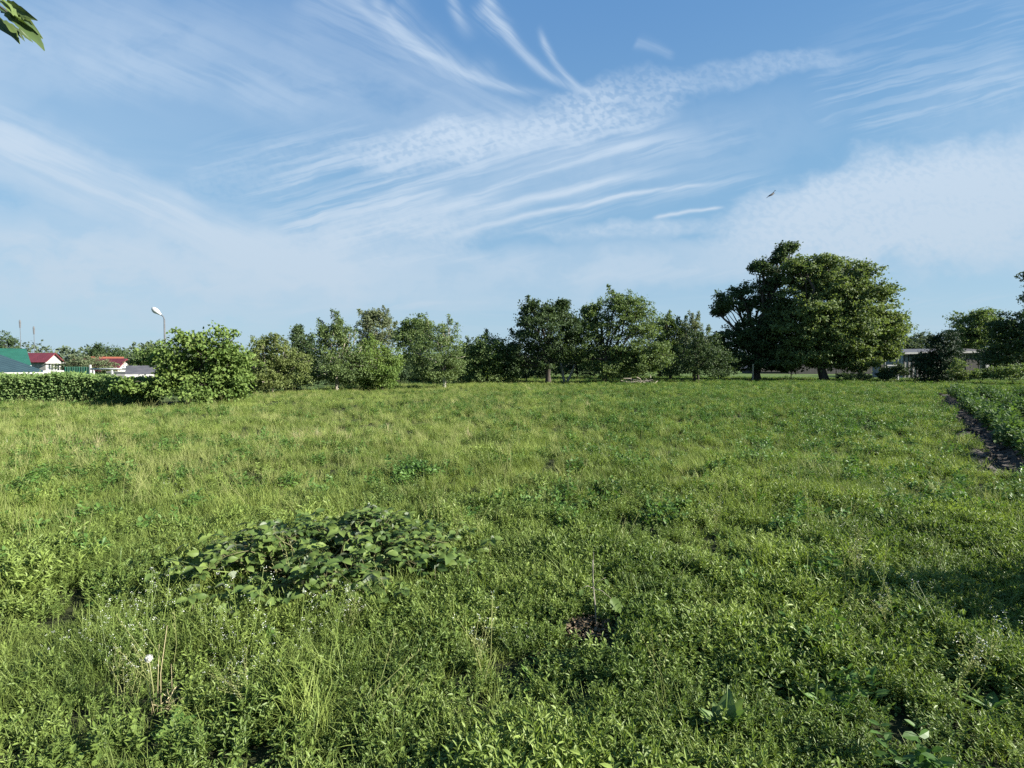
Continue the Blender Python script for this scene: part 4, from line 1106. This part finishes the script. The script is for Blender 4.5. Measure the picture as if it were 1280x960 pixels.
def stuff(name, label, cat, key, xs, ys, scl, tilt=.18, sink=.0):
    c, n = protos[key]; r = np.random.default_rng(abs(hash(name)) % 1000 if False else len(name) * 17 + len(key))
    N = len(xs); zs = height(xs, ys) - sink
    me = bpy.data.meshes.new(name); me.vertices.add(N)
    me.vertices.foreach_set('co', np.stack([xs, ys, zs], 1).astype(np.float32).ravel())
    rot = np.stack([r.normal(size=N) * tilt, r.normal(size=N) * tilt, r.uniform(0, 6.283, N)], 1).astype(np.float32)
    a = me.attributes.new('rot', 'FLOAT_VECTOR', 'POINT'); a.data.foreach_set('vector', rot.ravel())
    a = me.attributes.new('scl', 'FLOAT', 'POINT'); a.data.foreach_set('value', scl.astype(np.float32))
    a = me.attributes.new('pick', 'INT', 'POINT'); a.data.foreach_set('value', r.integers(0, n, N).astype(np.int32))
    o = bpy.data.objects.new(name, me); C.objects.link(o)
    ng = bpy.data.node_groups.new(name + '_scatter', 'GeometryNodeTree')
    ng.interface.new_socket('Geometry', in_out='INPUT', socket_type='NodeSocketGeometry'); ng.interface.new_socket('Geometry', in_out='OUTPUT', socket_type='NodeSocketGeometry')
    gi, go = ng.nodes.new('NodeGroupInput'), ng.nodes.new('NodeGroupOutput')
    ci = ng.nodes.new('GeometryNodeCollectionInfo'); ci.inputs['Collection'].default_value = c
    ci.inputs['Separate Children'].default_value = True; ci.inputs['Reset Children'].default_value = True
    ip = ng.nodes.new('GeometryNodeInstanceOnPoints'); ip.inputs['Pick Instance'].default_value = True
    def at_(nm, ty):
        q = ng.nodes.new('GeometryNodeInputNamedAttribute'); q.data_type = ty; q.inputs['Name'].default_value = nm; return q.outputs['Attribute']
    L = ng.links.new
    L(gi.outputs[0], ip.inputs['Points']); L(ci.outputs[0], ip.inputs['Instance'])
    L(at_('pick', 'INT'), ip.inputs['Instance Index']); L(at_('rot', 'FLOAT_VECTOR'), ip.inputs['Rotation']); L(at_('scl', 'FLOAT'), ip.inputs['Scale'])
    L(ip.outputs[0], go.inputs[0])
    md = o.modifiers.new('scatter', 'NODES'); md.node_group = ng
    tag(o, label, cat, kind='stuff')
    return o

# ---------------------------------------------------------------- ground vegetation: where it grows
_pn = {}
def pnoise(key, x, y, f):
    if key not in _pn:
        rr = np.random.default_rng(hash_key(key)); _pn[key] = (rr.uniform(.6, 1.7, 10), rr.uniform(0, 6.28, 10), rr.uniform(0, 6.28, 10))
    k, th, ph = _pn[key]; h = 0
    for a, b, c in zip(k, th, ph): h = h + np.sin(f * a * (x * np.cos(b) + y * np.sin(b)) + c)
    return .5 + .5 * np.tanh(h / 2.6)
def hash_key(s): return sum((i + 1) * ord(ch) for i, ch in enumerate(s))

def scatter_points(seed, dens0, y_ref, power, ymax=64.0, dmin=0.0):
    """random points over the field; density dens0 per m2 up to y_ref, thinning with distance"""
    r = np.random.default_rng(seed); X_, Y_ = [], []
    edges = np.concatenate([np.arange(.5, 6, .5), np.geomspace(6, ymax, 26)])
    for a, b in zip(edges[:-1], edges[1:]):
        m = (a + b) / 2; d = max(dmin, dens0 * min(1.0, (y_ref / m) ** power)); w = 2 * (m * 1.16 + 1.6)
        n = r.poisson(d * w * (b - a)); X_.append(r.uniform(-w / 2, w / 2, n)); Y_.append(r.uniform(a, b, n))
    return np.concatenate(X_), np.concatenate(Y_), r

BR_C = np.array([-1.38, 3.95]); BR_R = np.array([.96, .72])
def common_mask(x, y):
    ok = ~in_plot(x, y, .08)
    ok &= ~((x < -12.0) & (y > 20.1))
    ok &= ~(((x - .47) / .19) ** 2 + ((y - 2.93) / .17) ** 2 < 1)
    ok &= ~((np.hypot(x, y) > 66))
    ok &= ~(((x + 1.62) / .09) ** 2 + ((y - 2.28) / .14) ** 2 < 1)
    e = ((x - BR_C[0]) / (BR_R[0] * .66)) ** 2 + ((y - BR_C[1]) / (BR_R[1] * .6)) ** 2
    return ok & (e > 1)

def pxy(x, y): return 640 + FPX * x / y, 455 + FPX * EYE / y      # where a ground point lies in the photograph
def blob(x, y, cx, cy, rx, ry): return np.exp(-((x - cx) / rx) ** 2 - ((y - cy) / ry) ** 2)

def zones(x, y):
    n1, n2, n3 = pnoise('a', x, y, 1.6), pnoise('bb', x, y, 3.4), pnoise('ccc', x, y, .7)
    # leafy ground cover: near right and centre; grass: left and the middle distance
    leafy = np.clip(sm(x / y + .25 * (n2 - .5), -.28, .02) * (1 - sm(y, 4.2, 7.5)) + .35 * n1, 0, 1)
    gap = sm(pnoise('gap', x, y, 2.4), .12, .42) * (.5 + .5 * sm(pnoise('gp2', x, y, .9), .1, .5))
    leafy = np.maximum(leafy, .75 * blob(x, y, -.5, 2.6, 1.2, .8))
    field = sm(y, 9, 13) * sm(x / y, -.05, .35) * (.55 + .6 * n3)             # leafy crop weeds, right middle distance
    pale = sm(y, 5.5, 9) * (1 - sm(x / y, -.15, .3)) * (.25 + .9 * n3)
    global GAP
    GAP = gap
    return leafy, np.clip(field, 0, 1), np.clip(pale, 0, 1), n1, n2, n3

def weed_patches(x, y):
    px, py = pxy(x, y); w = 0
    for cx, cy, rx, ry, a in ((770, 580, 70, 14, 1), (890, 512, 90, 9, 1), (1110, 600, 60, 14, .9), (560, 512, 60, 7, 1), (690, 640, 50, 18, .9), (1010, 545, 80, 9, .8), (520, 598, 50, 9, 1),
                              (760, 535, 60, 8, .9), (1060, 500, 90, 7, 1), (300, 560, 60, 8, .7), (660, 500, 50, 6, .9), (1180, 640, 60, 18, .8), (860, 650, 40, 14, .7), (120, 640, 50, 12, .5), (960, 590, 40, 10, .8)):
        w = np.maximum(w, a * blob(px, py, cx, cy, rx, ry))
    return w * (.5 + .9 * pnoise('wp', x, y, 2.8))

def field_cover():
    # short grass everywhere
    x, y, r = scatter_points(11, 165, 3.8, 1.2); lf, fd, pl, n1, n2, n3 = zones(x, y)
    keep = common_mask(x, y) & (r.random(len(x)) < (1 - .86 * lf) * (1 - .6 * fd) * (.5 + .5 * n1) * (.68 + .32 * GAP))
    x, y = x[keep], y[keep]
    stuff('meadow_grass', 'short fresh green grass covering the whole meadow', 'grass', 'short_grass', x, y, r.uniform(.7, 1.25, len(x)) * (.6 + .4 * GAP[keep]) * (1 + .25 * sm(y, 8, 30)))
    # longer tufts
    x, y, r = scatter_points(12, 20, 4.0, .95); lf, fd, pl, n1, n2, n3 = zones(x, y)
    keep = common_mask(x, y) & (r.random(len(x)) < (1 - .8 * lf) * (1 - .5 * fd) * sm(n2, .45, .9))
    x, y = x[keep], y[keep]
    stuff('tall_grass', 'longer arching grass tufts standing above the meadow', 'grass', 'long_grass', x, y, r.uniform(.5, .95, len(x)) * (1 - .25 * (y < 2.2)))
    # pale grass of the middle distance
    x, y, r = scatter_points(13, 26, 6.0, 1.0); lf, fd, pl, n1, n2, n3 = zones(x, y)
    keep = common_mask(x, y) & (r.random(len(x)) < pl * (.4 + .6 * n2) + .10 * (y > 5))
    x, y = x[keep], y[keep]
    stuff('pale_grass', 'pale yellowish grass of the middle meadow', 'grass', 'pale_grass', x, y, r.uniform(.45, .85, len(x)))
    # low leafy cover
    x, y, r = scatter_points(14, 330, 3.2, 1.35); lf, fd, pl, n1, n2, n3 = zones(x, y)
    keep = common_mask(x, y) & (r.random(len(x)) < np.maximum(lf, .34) * (.58 + .5 * sm(n2, .15, .6)) * (1 - .45 * pl) * np.maximum(.55 + .45 * GAP, .85 * (y < 3)))
    x, y = x[keep], y[keep]
    stuff('low_weeds', 'small leaved low weeds carpeting the near meadow', 'weeds', 'low_weed', x, y, r.uniform(.75, 1.4, len(x)) * (1 + .3 * sm(y, 6, 20)) * np.maximum(.72, .58 + .45 * pnoise('hh', x, y, 2.2) + .5 * (pnoise('h2', x, y, 6.5) - .4)) * (.8 + .2 * GAP[keep]))
    # broad weeds
    x, y, r = scatter_points(15, 26, 5.0, .75); lf, fd, pl, n1, n2, n3 = zones(x, y)
    keep = common_mask(x, y) & (r.random(len(x)) < np.clip(weed_patches(x, y) + .16 * (n1 > .6) + fd * (.5 + .9 * n2) + .6 * (n3 > .75) * (n2 > .4) * (y > 5), 0, 1))
    x, y = x[keep], y[keep]
    stuff('broad_weeds', 'dark broad leaved weeds growing thick in the right middle field', 'weeds', 'broad_weed', x, y, r.uniform(.6, 1.2, len(x)))
    x, y, r = scatter_points(16, 4, 4.0, .8, 30); keep = common_mask(x, y) & (y > 1.2); x, y = x[keep], y[keep]
    stuff('rosette_weeds', 'flat rosettes of long weed leaves dotted through the grass', 'weeds', 'rosette_weed', x, y, r.uniform(.4, .85, len(x)))
    # flowering stalks
    x, y, r = scatter_points(17, 9, 4.5, .75); lf, fd, pl, n1, n2, n3 = zones(x, y)
    keep = common_mask(x, y) & (r.random(len(x)) < .08 + .7 * pl * n1 + .3 * (n2 > .75) * (y > 4)) & (y > 1.8)
    x, y = x[keep], y[keep]
    stuff('seed_stalks', 'thin pale flowering grass stalks scattered over the meadow', 'grass', 'seed_stalk', x, y, r.uniform(.55, 1.1, len(x)), .2)
    x, y, r = scatter_points(18, 26, 4.0, 1.6, 12)
    wt = np.maximum.reduce([.65 * blob(x, y, -1.45, 2.75, .8, .45), .35 * blob(x, y, -.35, 2.5, .5, .4), .3 * blob(x, y, 2.5, 2.6, .6, .6), .004 + 0 * x])
    keep = common_mask(x, y) & (r.random(len(x)) < wt) & (y > 1.5); x, y = x[keep], y[keep]
    stuff('flowering_weeds', 'wiry weeds with tiny white flower heads before the bramble', 'weeds', 'flower_weed', x, y, r.uniform(.6, 1.1, len(x)), .2)
    x, y, r = scatter_points(19, 5, 5.0, .6)
    wt = np.maximum.reduce([.8 * blob(x, y, -4.3, 10.8, 2.6, .9), .5 * blob(x, y, -7.5, 9.0, 2.0, .6), .12 * (pnoise('dd', x, y, 1.1) > .85), .35 * blob(x, y, .15, 4.7, .3, .3), .5 * blob(x, y, -1.62, 2.35, .06, .06)])
    keep = common_mask(x, y) & (r.random(len(x)) < wt); x, y = x[keep], y[keep]
    stuff('dry_grass', 'straw coloured dry grass patches in the meadow', 'grass', 'dry_tuft', x, y, r.uniform(.6, 1.2, len(x)), .3)
field_cover()

# ---------------------------------------------------------------- bramble
def bramble():
    r = np.random.default_rng(21)
    c = np.array([BR_C[0], BR_C[1], float(height(*BR_C))])
    root = thing('bramble_bush', 'dark green sprawling bramble with broad toothed leaves in the foreground', 'bush', c)
    LB = leaf_mat('bramble_leaves', (.032, .07, .02), (.15, .205, .05), .34, .5, .22, 'island', 2.5, .3, under=(.17, .2, .14))
    CB = plain_mat('bramble_canes', (.09, .095, .035), (.07, .06, .03), 30, .6)
    stems, lb = MB(), MB()
    tv, tf = LEAFR
    P, D, N, S = [], [], [], []
    def trifol(p, out, s):
        out = out / np.linalg.norm(out); side = np.array([-out[1], out[0], 0]); side /= np.linalg.norm(side) + 1e-9
        nn = np.array([0, 0, 1.0]) + r.normal(size=3) * .5 + np.array([.1, -.25, 0])
        for k, (dd, q, ln) in enumerate(((out, 1.0, .35), (out * .25 + side, .82, .1), (out * .25 - side, .82, .1))):
            P.append(p + out * s * ln); D.append(dd + np.array([0, 0, -.12]) + r.normal(size=3) * .12); N.append(nn + r.normal(size=3) * .22); S.append(s * q * r.uniform(.85, 1.1))
    n_c = 96
    for i in range(n_c):
        az = r.uniform(0, 6.283); q = math.sqrt(r.random())
        p0 = c + np.array([math.cos(az) * q * BR_R[0] * .55, math.sin(az) * q * BR_R[1] * .55, -.02])
        az2 = az + r.normal() * .7; reach = r.uniform(.25, .62); hgt = r.uniform(.12, .42) * (1.15 - .4 * q)
        u = np.linspace(0, 1, 8)
        pts = np.stack([p0[0] + math.cos(az2) * reach * u ** 1.2, p0[1] + math.sin(az2) * reach * u ** 1.2 * .8, p0[2] + hgt * np.sin(u * 2.2) / math.sin(1.57)], 1)
        pts[1:] += r.normal(size=(7, 3)) * .012
        stems.tube(pts, np.linspace(.0055, .0018, 8), 5)
        for k in range(2, 8):
            for rep in range(2 if k > 3 else 1):
                a2 = r.uniform(0, 6.283); o = np.array([math.cos(a2), math.sin(a2), .25 + r.normal() * .15]); pp = pts[k] + o * r.uniform(.03, .07) + np.array([0, 0, .02])
                stems.tube([pts[k], (pts[k] + pp) / 2 + np.array([0, 0, .008]), pp], [.0016, .0013, .001], 4, 0, False)
                trifol(pp, o, r.uniform(.05, .09))
    # low shoots around the rim
    for i in range(70):
        az = r.uniform(0, 6.283); p = c + np.array([math.cos(az) * BR_R[0] * r.uniform(.75, 1.32), math.sin(az) * BR_R[1] * r.uniform(.7, 1.25), r.uniform(.08, .2)])
        p[2] += float(height(p[0], p[1])) - c[2]
        stems.tube([p - np.array([0, 0, .2]), p], [.003, .002], 4); trifol(p, np.array([math.cos(az), math.sin(az), .2]), r.uniform(.06, .10))
        p2 = p + r.normal(size=3) * np.array([.06, .06, .03]); trifol(p2, rdir(r, 1)[0] * np.array([1, 1, .3]), r.uniform(.06, .09))
    # the big bright front spray
    for (px, py, s) in ((398, 748, .10), (430, 700, .10), (455, 742, .095), (440, 775, .085), (470, 715, .09), (412, 770, .08), (480, 768, .08)):
        p = at(px, py, 3.28); trifol(p, np.array([r.normal() * .6, -1.0, .15]), s)
        stems.tube([np.array([p[0] * .5 + c[0] * .5, 3.6, .05]), (p + np.array([c[0], 3.5, .3])) * .5, p], [.004, .003, .002], 5)
    lb.many(tv, tf, np.array(P), frames(np.array(D), np.array(N)), np.array(S))
    lb.build('foliage', LB, root, True)
    stems.build('canes', CB, root, True)
    # long stray shoot reaching left
    s = MB(); pA, pB = at(200, 697, 3.75), at(268, 714, 3.6)
    s.tube([np.array([c[0] - .5, 3.8, .1]), pB + np.array([.1, .05, -.03]), pB, (pA + pB) / 2 + np.array([0, 0, .012]), pA], [.005, .005, .0045, .004, .003], 6)
    s.build('stray_cane', leaf_mat('green_cane', (.12, .17, .05), (.16, .2, .06), 0), root, True)
bramble()

# ---------------------------------------------------------------- sapling in its bare patch, and single plants
def sapling():
    r = np.random.default_rng(8)
    b0 = np.array([.505, 2.98, float(height(.505, 2.98))])
    root = thing('oak_sapling', 'thin pale sapling stick with one green leaf on a bare patch', 'sapling', b0)
    s = MB(); top = at(741, 700, 2.98)
    s.tube([b0 - np.array([0, 0, .05]), b0 + np.array([-.01, 0, .12]), b0 + np.array([-.025, .005, .28]), top], [.0055, .0045, .0038, .0022], 7)
    tw = b0 + np.array([-.025, .005, .25])
    for px, py in ((764, 748), (757, 722), (728, 735), (742, 690)):
        e = at(px, py, 2.96); s.tube([tw, (tw + e) / 2 + np.array([0, 0, .015]), e], [.002, .0016, .001], 5)
    s.build('stem', PALE_BARK, root, True)
    LM = leaf_mat('oak_leaf', (.075, .13, .03), (.115, .17, .045), .4, .45, .3, 'island')
    tv, tf = big_leaf(11, .32, .1, .2, .22)
    for (px, py), (qx, qy), sz in (((764, 748), (777, 766), .1), ((757, 724), (760, 731), .06), ((728, 737), (725, 745), .05)):
        p, q = at(px, py, 2.96), at(qx, qy, 2.94)
        l = MB(); l.many(tv, tf, p[None], frames((q - p)[None], np.array([[.05, -.75, .55]])), np.array([np.linalg.norm(q - p) * 1.05])); l.build('leaf', LM, root, True)
    # mulch of dead leaves
    DL = leaf_mat('dead_leaves', (.06, .045, .03), (.17, .13, .085), .1, .8, .1, 'island')
    m = MB(); n = 380; a = r.uniform(0, 6.28, n); q = np.sqrt(r.random(n))
    x, y = .44 + np.cos(a) * q * .15, 2.97 + np.sin(a) * q * .14; z = height(x, y) + .012 + r.random(n) * .03
    m.many(LEAF6[0] * np.array([1.1, 1, 2.5]), LEAF6[1], np.stack([x, y, z], 1), frames(rdir(r, n) * np.array([1, 1, .35]), rdir(r, n) * .6 + np.array([0, 0, 1.0])), r.uniform(.012, .03, n))
    tag(m.build('dead_leaf_mulch', DL), 'brown dead leaves spread round the thin sapling', 'dead leaves', kind='stuff')
sapling()

def dandelion():
    r = np.random.default_rng(14)
    p = at(186, 823, 2.36); g = np.array([p[0] + .02, p[1], float(height(p[0], p[1]))])
    root = thing('dandelion_clock', 'white fluffy dandelion seed head on a stalk left of the dry stems', 'flower', g)
    s = MB(); s.tube([g, (g + p) / 2 + np.array([.006, 0, 0]), p], [.0025, .0022, .002], 6); s.build('stalk', leaf_mat('dandelion_stalk', (.14, .15, .06), (.2, .2, .09), 0), root, True)
    m, nt, pr, out = new_mat('seed_fluff'); pr.inputs['Base Color'].default_value = (.42, .42, .38, 1); pr.inputs['Roughness'].default_value = .9
    f = MB(); n = 520; d = rdir(r, n); q = p + d * r.uniform(.008, .017, n)[:, None]
    f.many(LEAF4[0] * np.array([.6, 1, 1]), LEAF4[1], q, frames(np.cross(d, rdir(r, n)), d + r.normal(size=(n, 3)) * .3), np.full(n, .009)); f.build('seed_head', m, root)
dandelion()
def dry_stem():
    r = np.random.default_rng(15)
    g = ground(200, 2.35)
    root = thing('dry_stem', 'bunch of straw yellow dry stems beside the dandelion clock', 'dry plant', g)
    for (bx, by), (tx, ty), sz in (((201, 885), (209, 782), .0035), ((196, 880), (199, 805), .003), ((190, 875), (188, 838), .0022), ((205, 880), (214, 830), .002), ((194, 880), (182, 850), .002)):
        s = MB(); p, q = at(bx, by, 2.35), at(tx, ty, 2.37); p[2] = float(height(p[0], p[1])) - .01
        s.tube([p, (p + q) / 2 + r.normal(size=3) * .008, q], [sz * .6, sz * .5, sz * .3], 6); s.build('stem', G_D, root, True)
    l = MB(); n = 30; a = rdir(r, n); l.many(LEAF6[0] * np.array([.35, 1, 1]), LEAF6[1], g + np.stack([r.normal(size=n) * .02, r.normal(size=n) * .02, r.uniform(.01, .12, n)], 1), frames(a * np.array([1, 1, .4]) + np.array([0, 0, .6]), rdir(r, n)), r.uniform(.015, .04, n)); l.build('dry_leaves', G_D, root)
dry_stem()

DOCK = leaf_mat('dock_leaves', (.07, .13, .03), (.13, .19, .05), .35, .38, .45, 'island', 2, .2)
YELLOWG = leaf_mat('yellow_green_leaves', (.16, .2, .045), (.22, .26, .07), .4, .4, .4, 'island', 2, .2)
for i, (px, py, lo, hi, e0, mat_, lab) in enumerate([
    (905, 935, .10, .17, .95, DOCK, 'upright broad dock leaves near the bottom edge right of centre'),
    (1062, 668, .14, .22, .7, YELLOWG, 'bright yellow green dock plant in the right middle grass'),
    (1018, 905, .08, .13, .8, DOCK, 'smaller dock plant right of the upright dock leaves'),
    (150, 712, .12, .2, .5, DOCK, 'pale broad leaved dock left of the bramble'),
    (952, 489, .3, .5, .8, G_W, 'small dark leafy plant alone in the field before the big dark walnut')]):
    Yd = None
    s_, t_ = px_dir(px, py); Yd = -EYE / t_; p = np.array([s_ * Yd, Yd, float(height(s_ * Yd, Yd))])
    rr = np.random.default_rng(200 + i); root = thing('dock_plant', lab, 'plant', p, 'single broad leaved plants in the meadow')
    b = rosette(rr, 11 if i != 4 else 26, lo, hi, .62, LEAFB, e0); b.v = [v + p for v in b.v]; b.build('leaves', mat_, root, True)
    s = MB(); s.tube([p + np.array([0, 0, -.03]), p + np.array([.005, 0, hi * .7]), p + np.array([.012, .004, hi * 1.25])], [.006, .004, .002], 6); s.build('stalk', mat_, root, True)

# ---------------------------------------------------------------- potato rows
def potatoes():
    r = np.random.default_rng(55)
    kinds = []
    for i in range(4):
        kinds.append(leafy_proto(r, 12, .24, .44, .085, 9, .13, .4, aspect=.85, stem_r=.005).mesh('potato_plant', POT))
    first = True
    for row in range(4):
        bb = .62 + row * ROW_PITCH
        for a in np.arange(-.6, PLOT_LEN - .8, .40):
            p = ROW_O + ROW_D * (a + r.normal() * .05) + ROW_N * (bb + r.normal() * .05)
            if p[0] / p[1] > 1.06 or p[0] / p[1] < .3: continue
            o = bpy.data.objects.new('potato_plant', kinds[r.integers(4)]); C.objects.link(o)
            o.location = (p[0], p[1], float(height(p[0], p[1])) - .02); o.rotation_euler = (r.normal() * .1, r.normal() * .1, r.uniform(0, 6.28)); o.scale = [r.uniform(1.15, 1.6)] * 3
            tag(o, 'leafy potato plant standing in ' + ('the nearest row beside the bare soil bank', 'the second potato row from the soil bank', 'the third potato row from the soil bank', 'the fourth potato row from the soil bank')[row], 'potato plant', 'potato plants in the ' + ('first', 'second', 'third', 'fourth')[row] + ' row')
    # clods on the bank
    m = MB(); n = 1300
    a = r.uniform(-1.6, PLOT_LEN, n); b = np.where(r.random(n) < .6, r.normal(size=n) * .12 - .02, r.uniform(0, .6, n)); x, y = ROW_O[0] + ROW_D[0] * a + ROW_N[0] * b, ROW_O[1] + ROW_D[1] * a + ROW_N[1] * b
    ico = np.array([(1, 0, 0), (-1, 0, 0), (0, 1, 0), (0, -1, 0), (0, 0, 1), (0, 0, -1)], float) + r.normal(size=(6, 3)) * .2
    F = [(0, 2, 4), (2, 1, 4), (1, 3, 4), (3, 0, 4), (2, 0, 5), (1, 2, 5), (3, 1, 5), (0, 3, 5)]
    m.many(ico, F, np.stack([x, y, height(x, y) + .01], 1), frames(rdir(r, n), rdir(r, n)), r.uniform(.01, .045, n) * (1 + .5 * (r.random(n) < .1)))
    tag(m.build('soil_clods', SOIL), 'loose dry earth clods along the bank of the potato plot', 'soil', kind='stuff')
potatoes()

# shrub just right of the view whose shadow lies across the near grass
def side_shrub():
    r = np.random.default_rng(66); c = np.array([4.6, 2.62, 0.0])
    root = thing('currant_bush', 'round currant bush just beyond the right edge shading the near grass', 'bush', c)
    b = MB(); crown_leaves(b, r, c + np.array([0, 0, .75]), np.array([.75, .45, .6]), .07, 210, 13, .16); crown_leaves(b, r, c + np.array([.3, .1, .5]), np.array([.75, .6, .45]), .07, 130, 13, .16)
    b.build('foliage', CM['mid'], root)
    for q in range(9):
        s = MB(); limb(s, c + np.array([r.normal() * .08, r.normal() * .08, -.05]), c + np.array([r.normal() * .4, r.normal() * .3, r.uniform(.6, 1.0)]), .012, .004, r, sides=5)
        s.build('stem', BARK, root)
side_shrub()
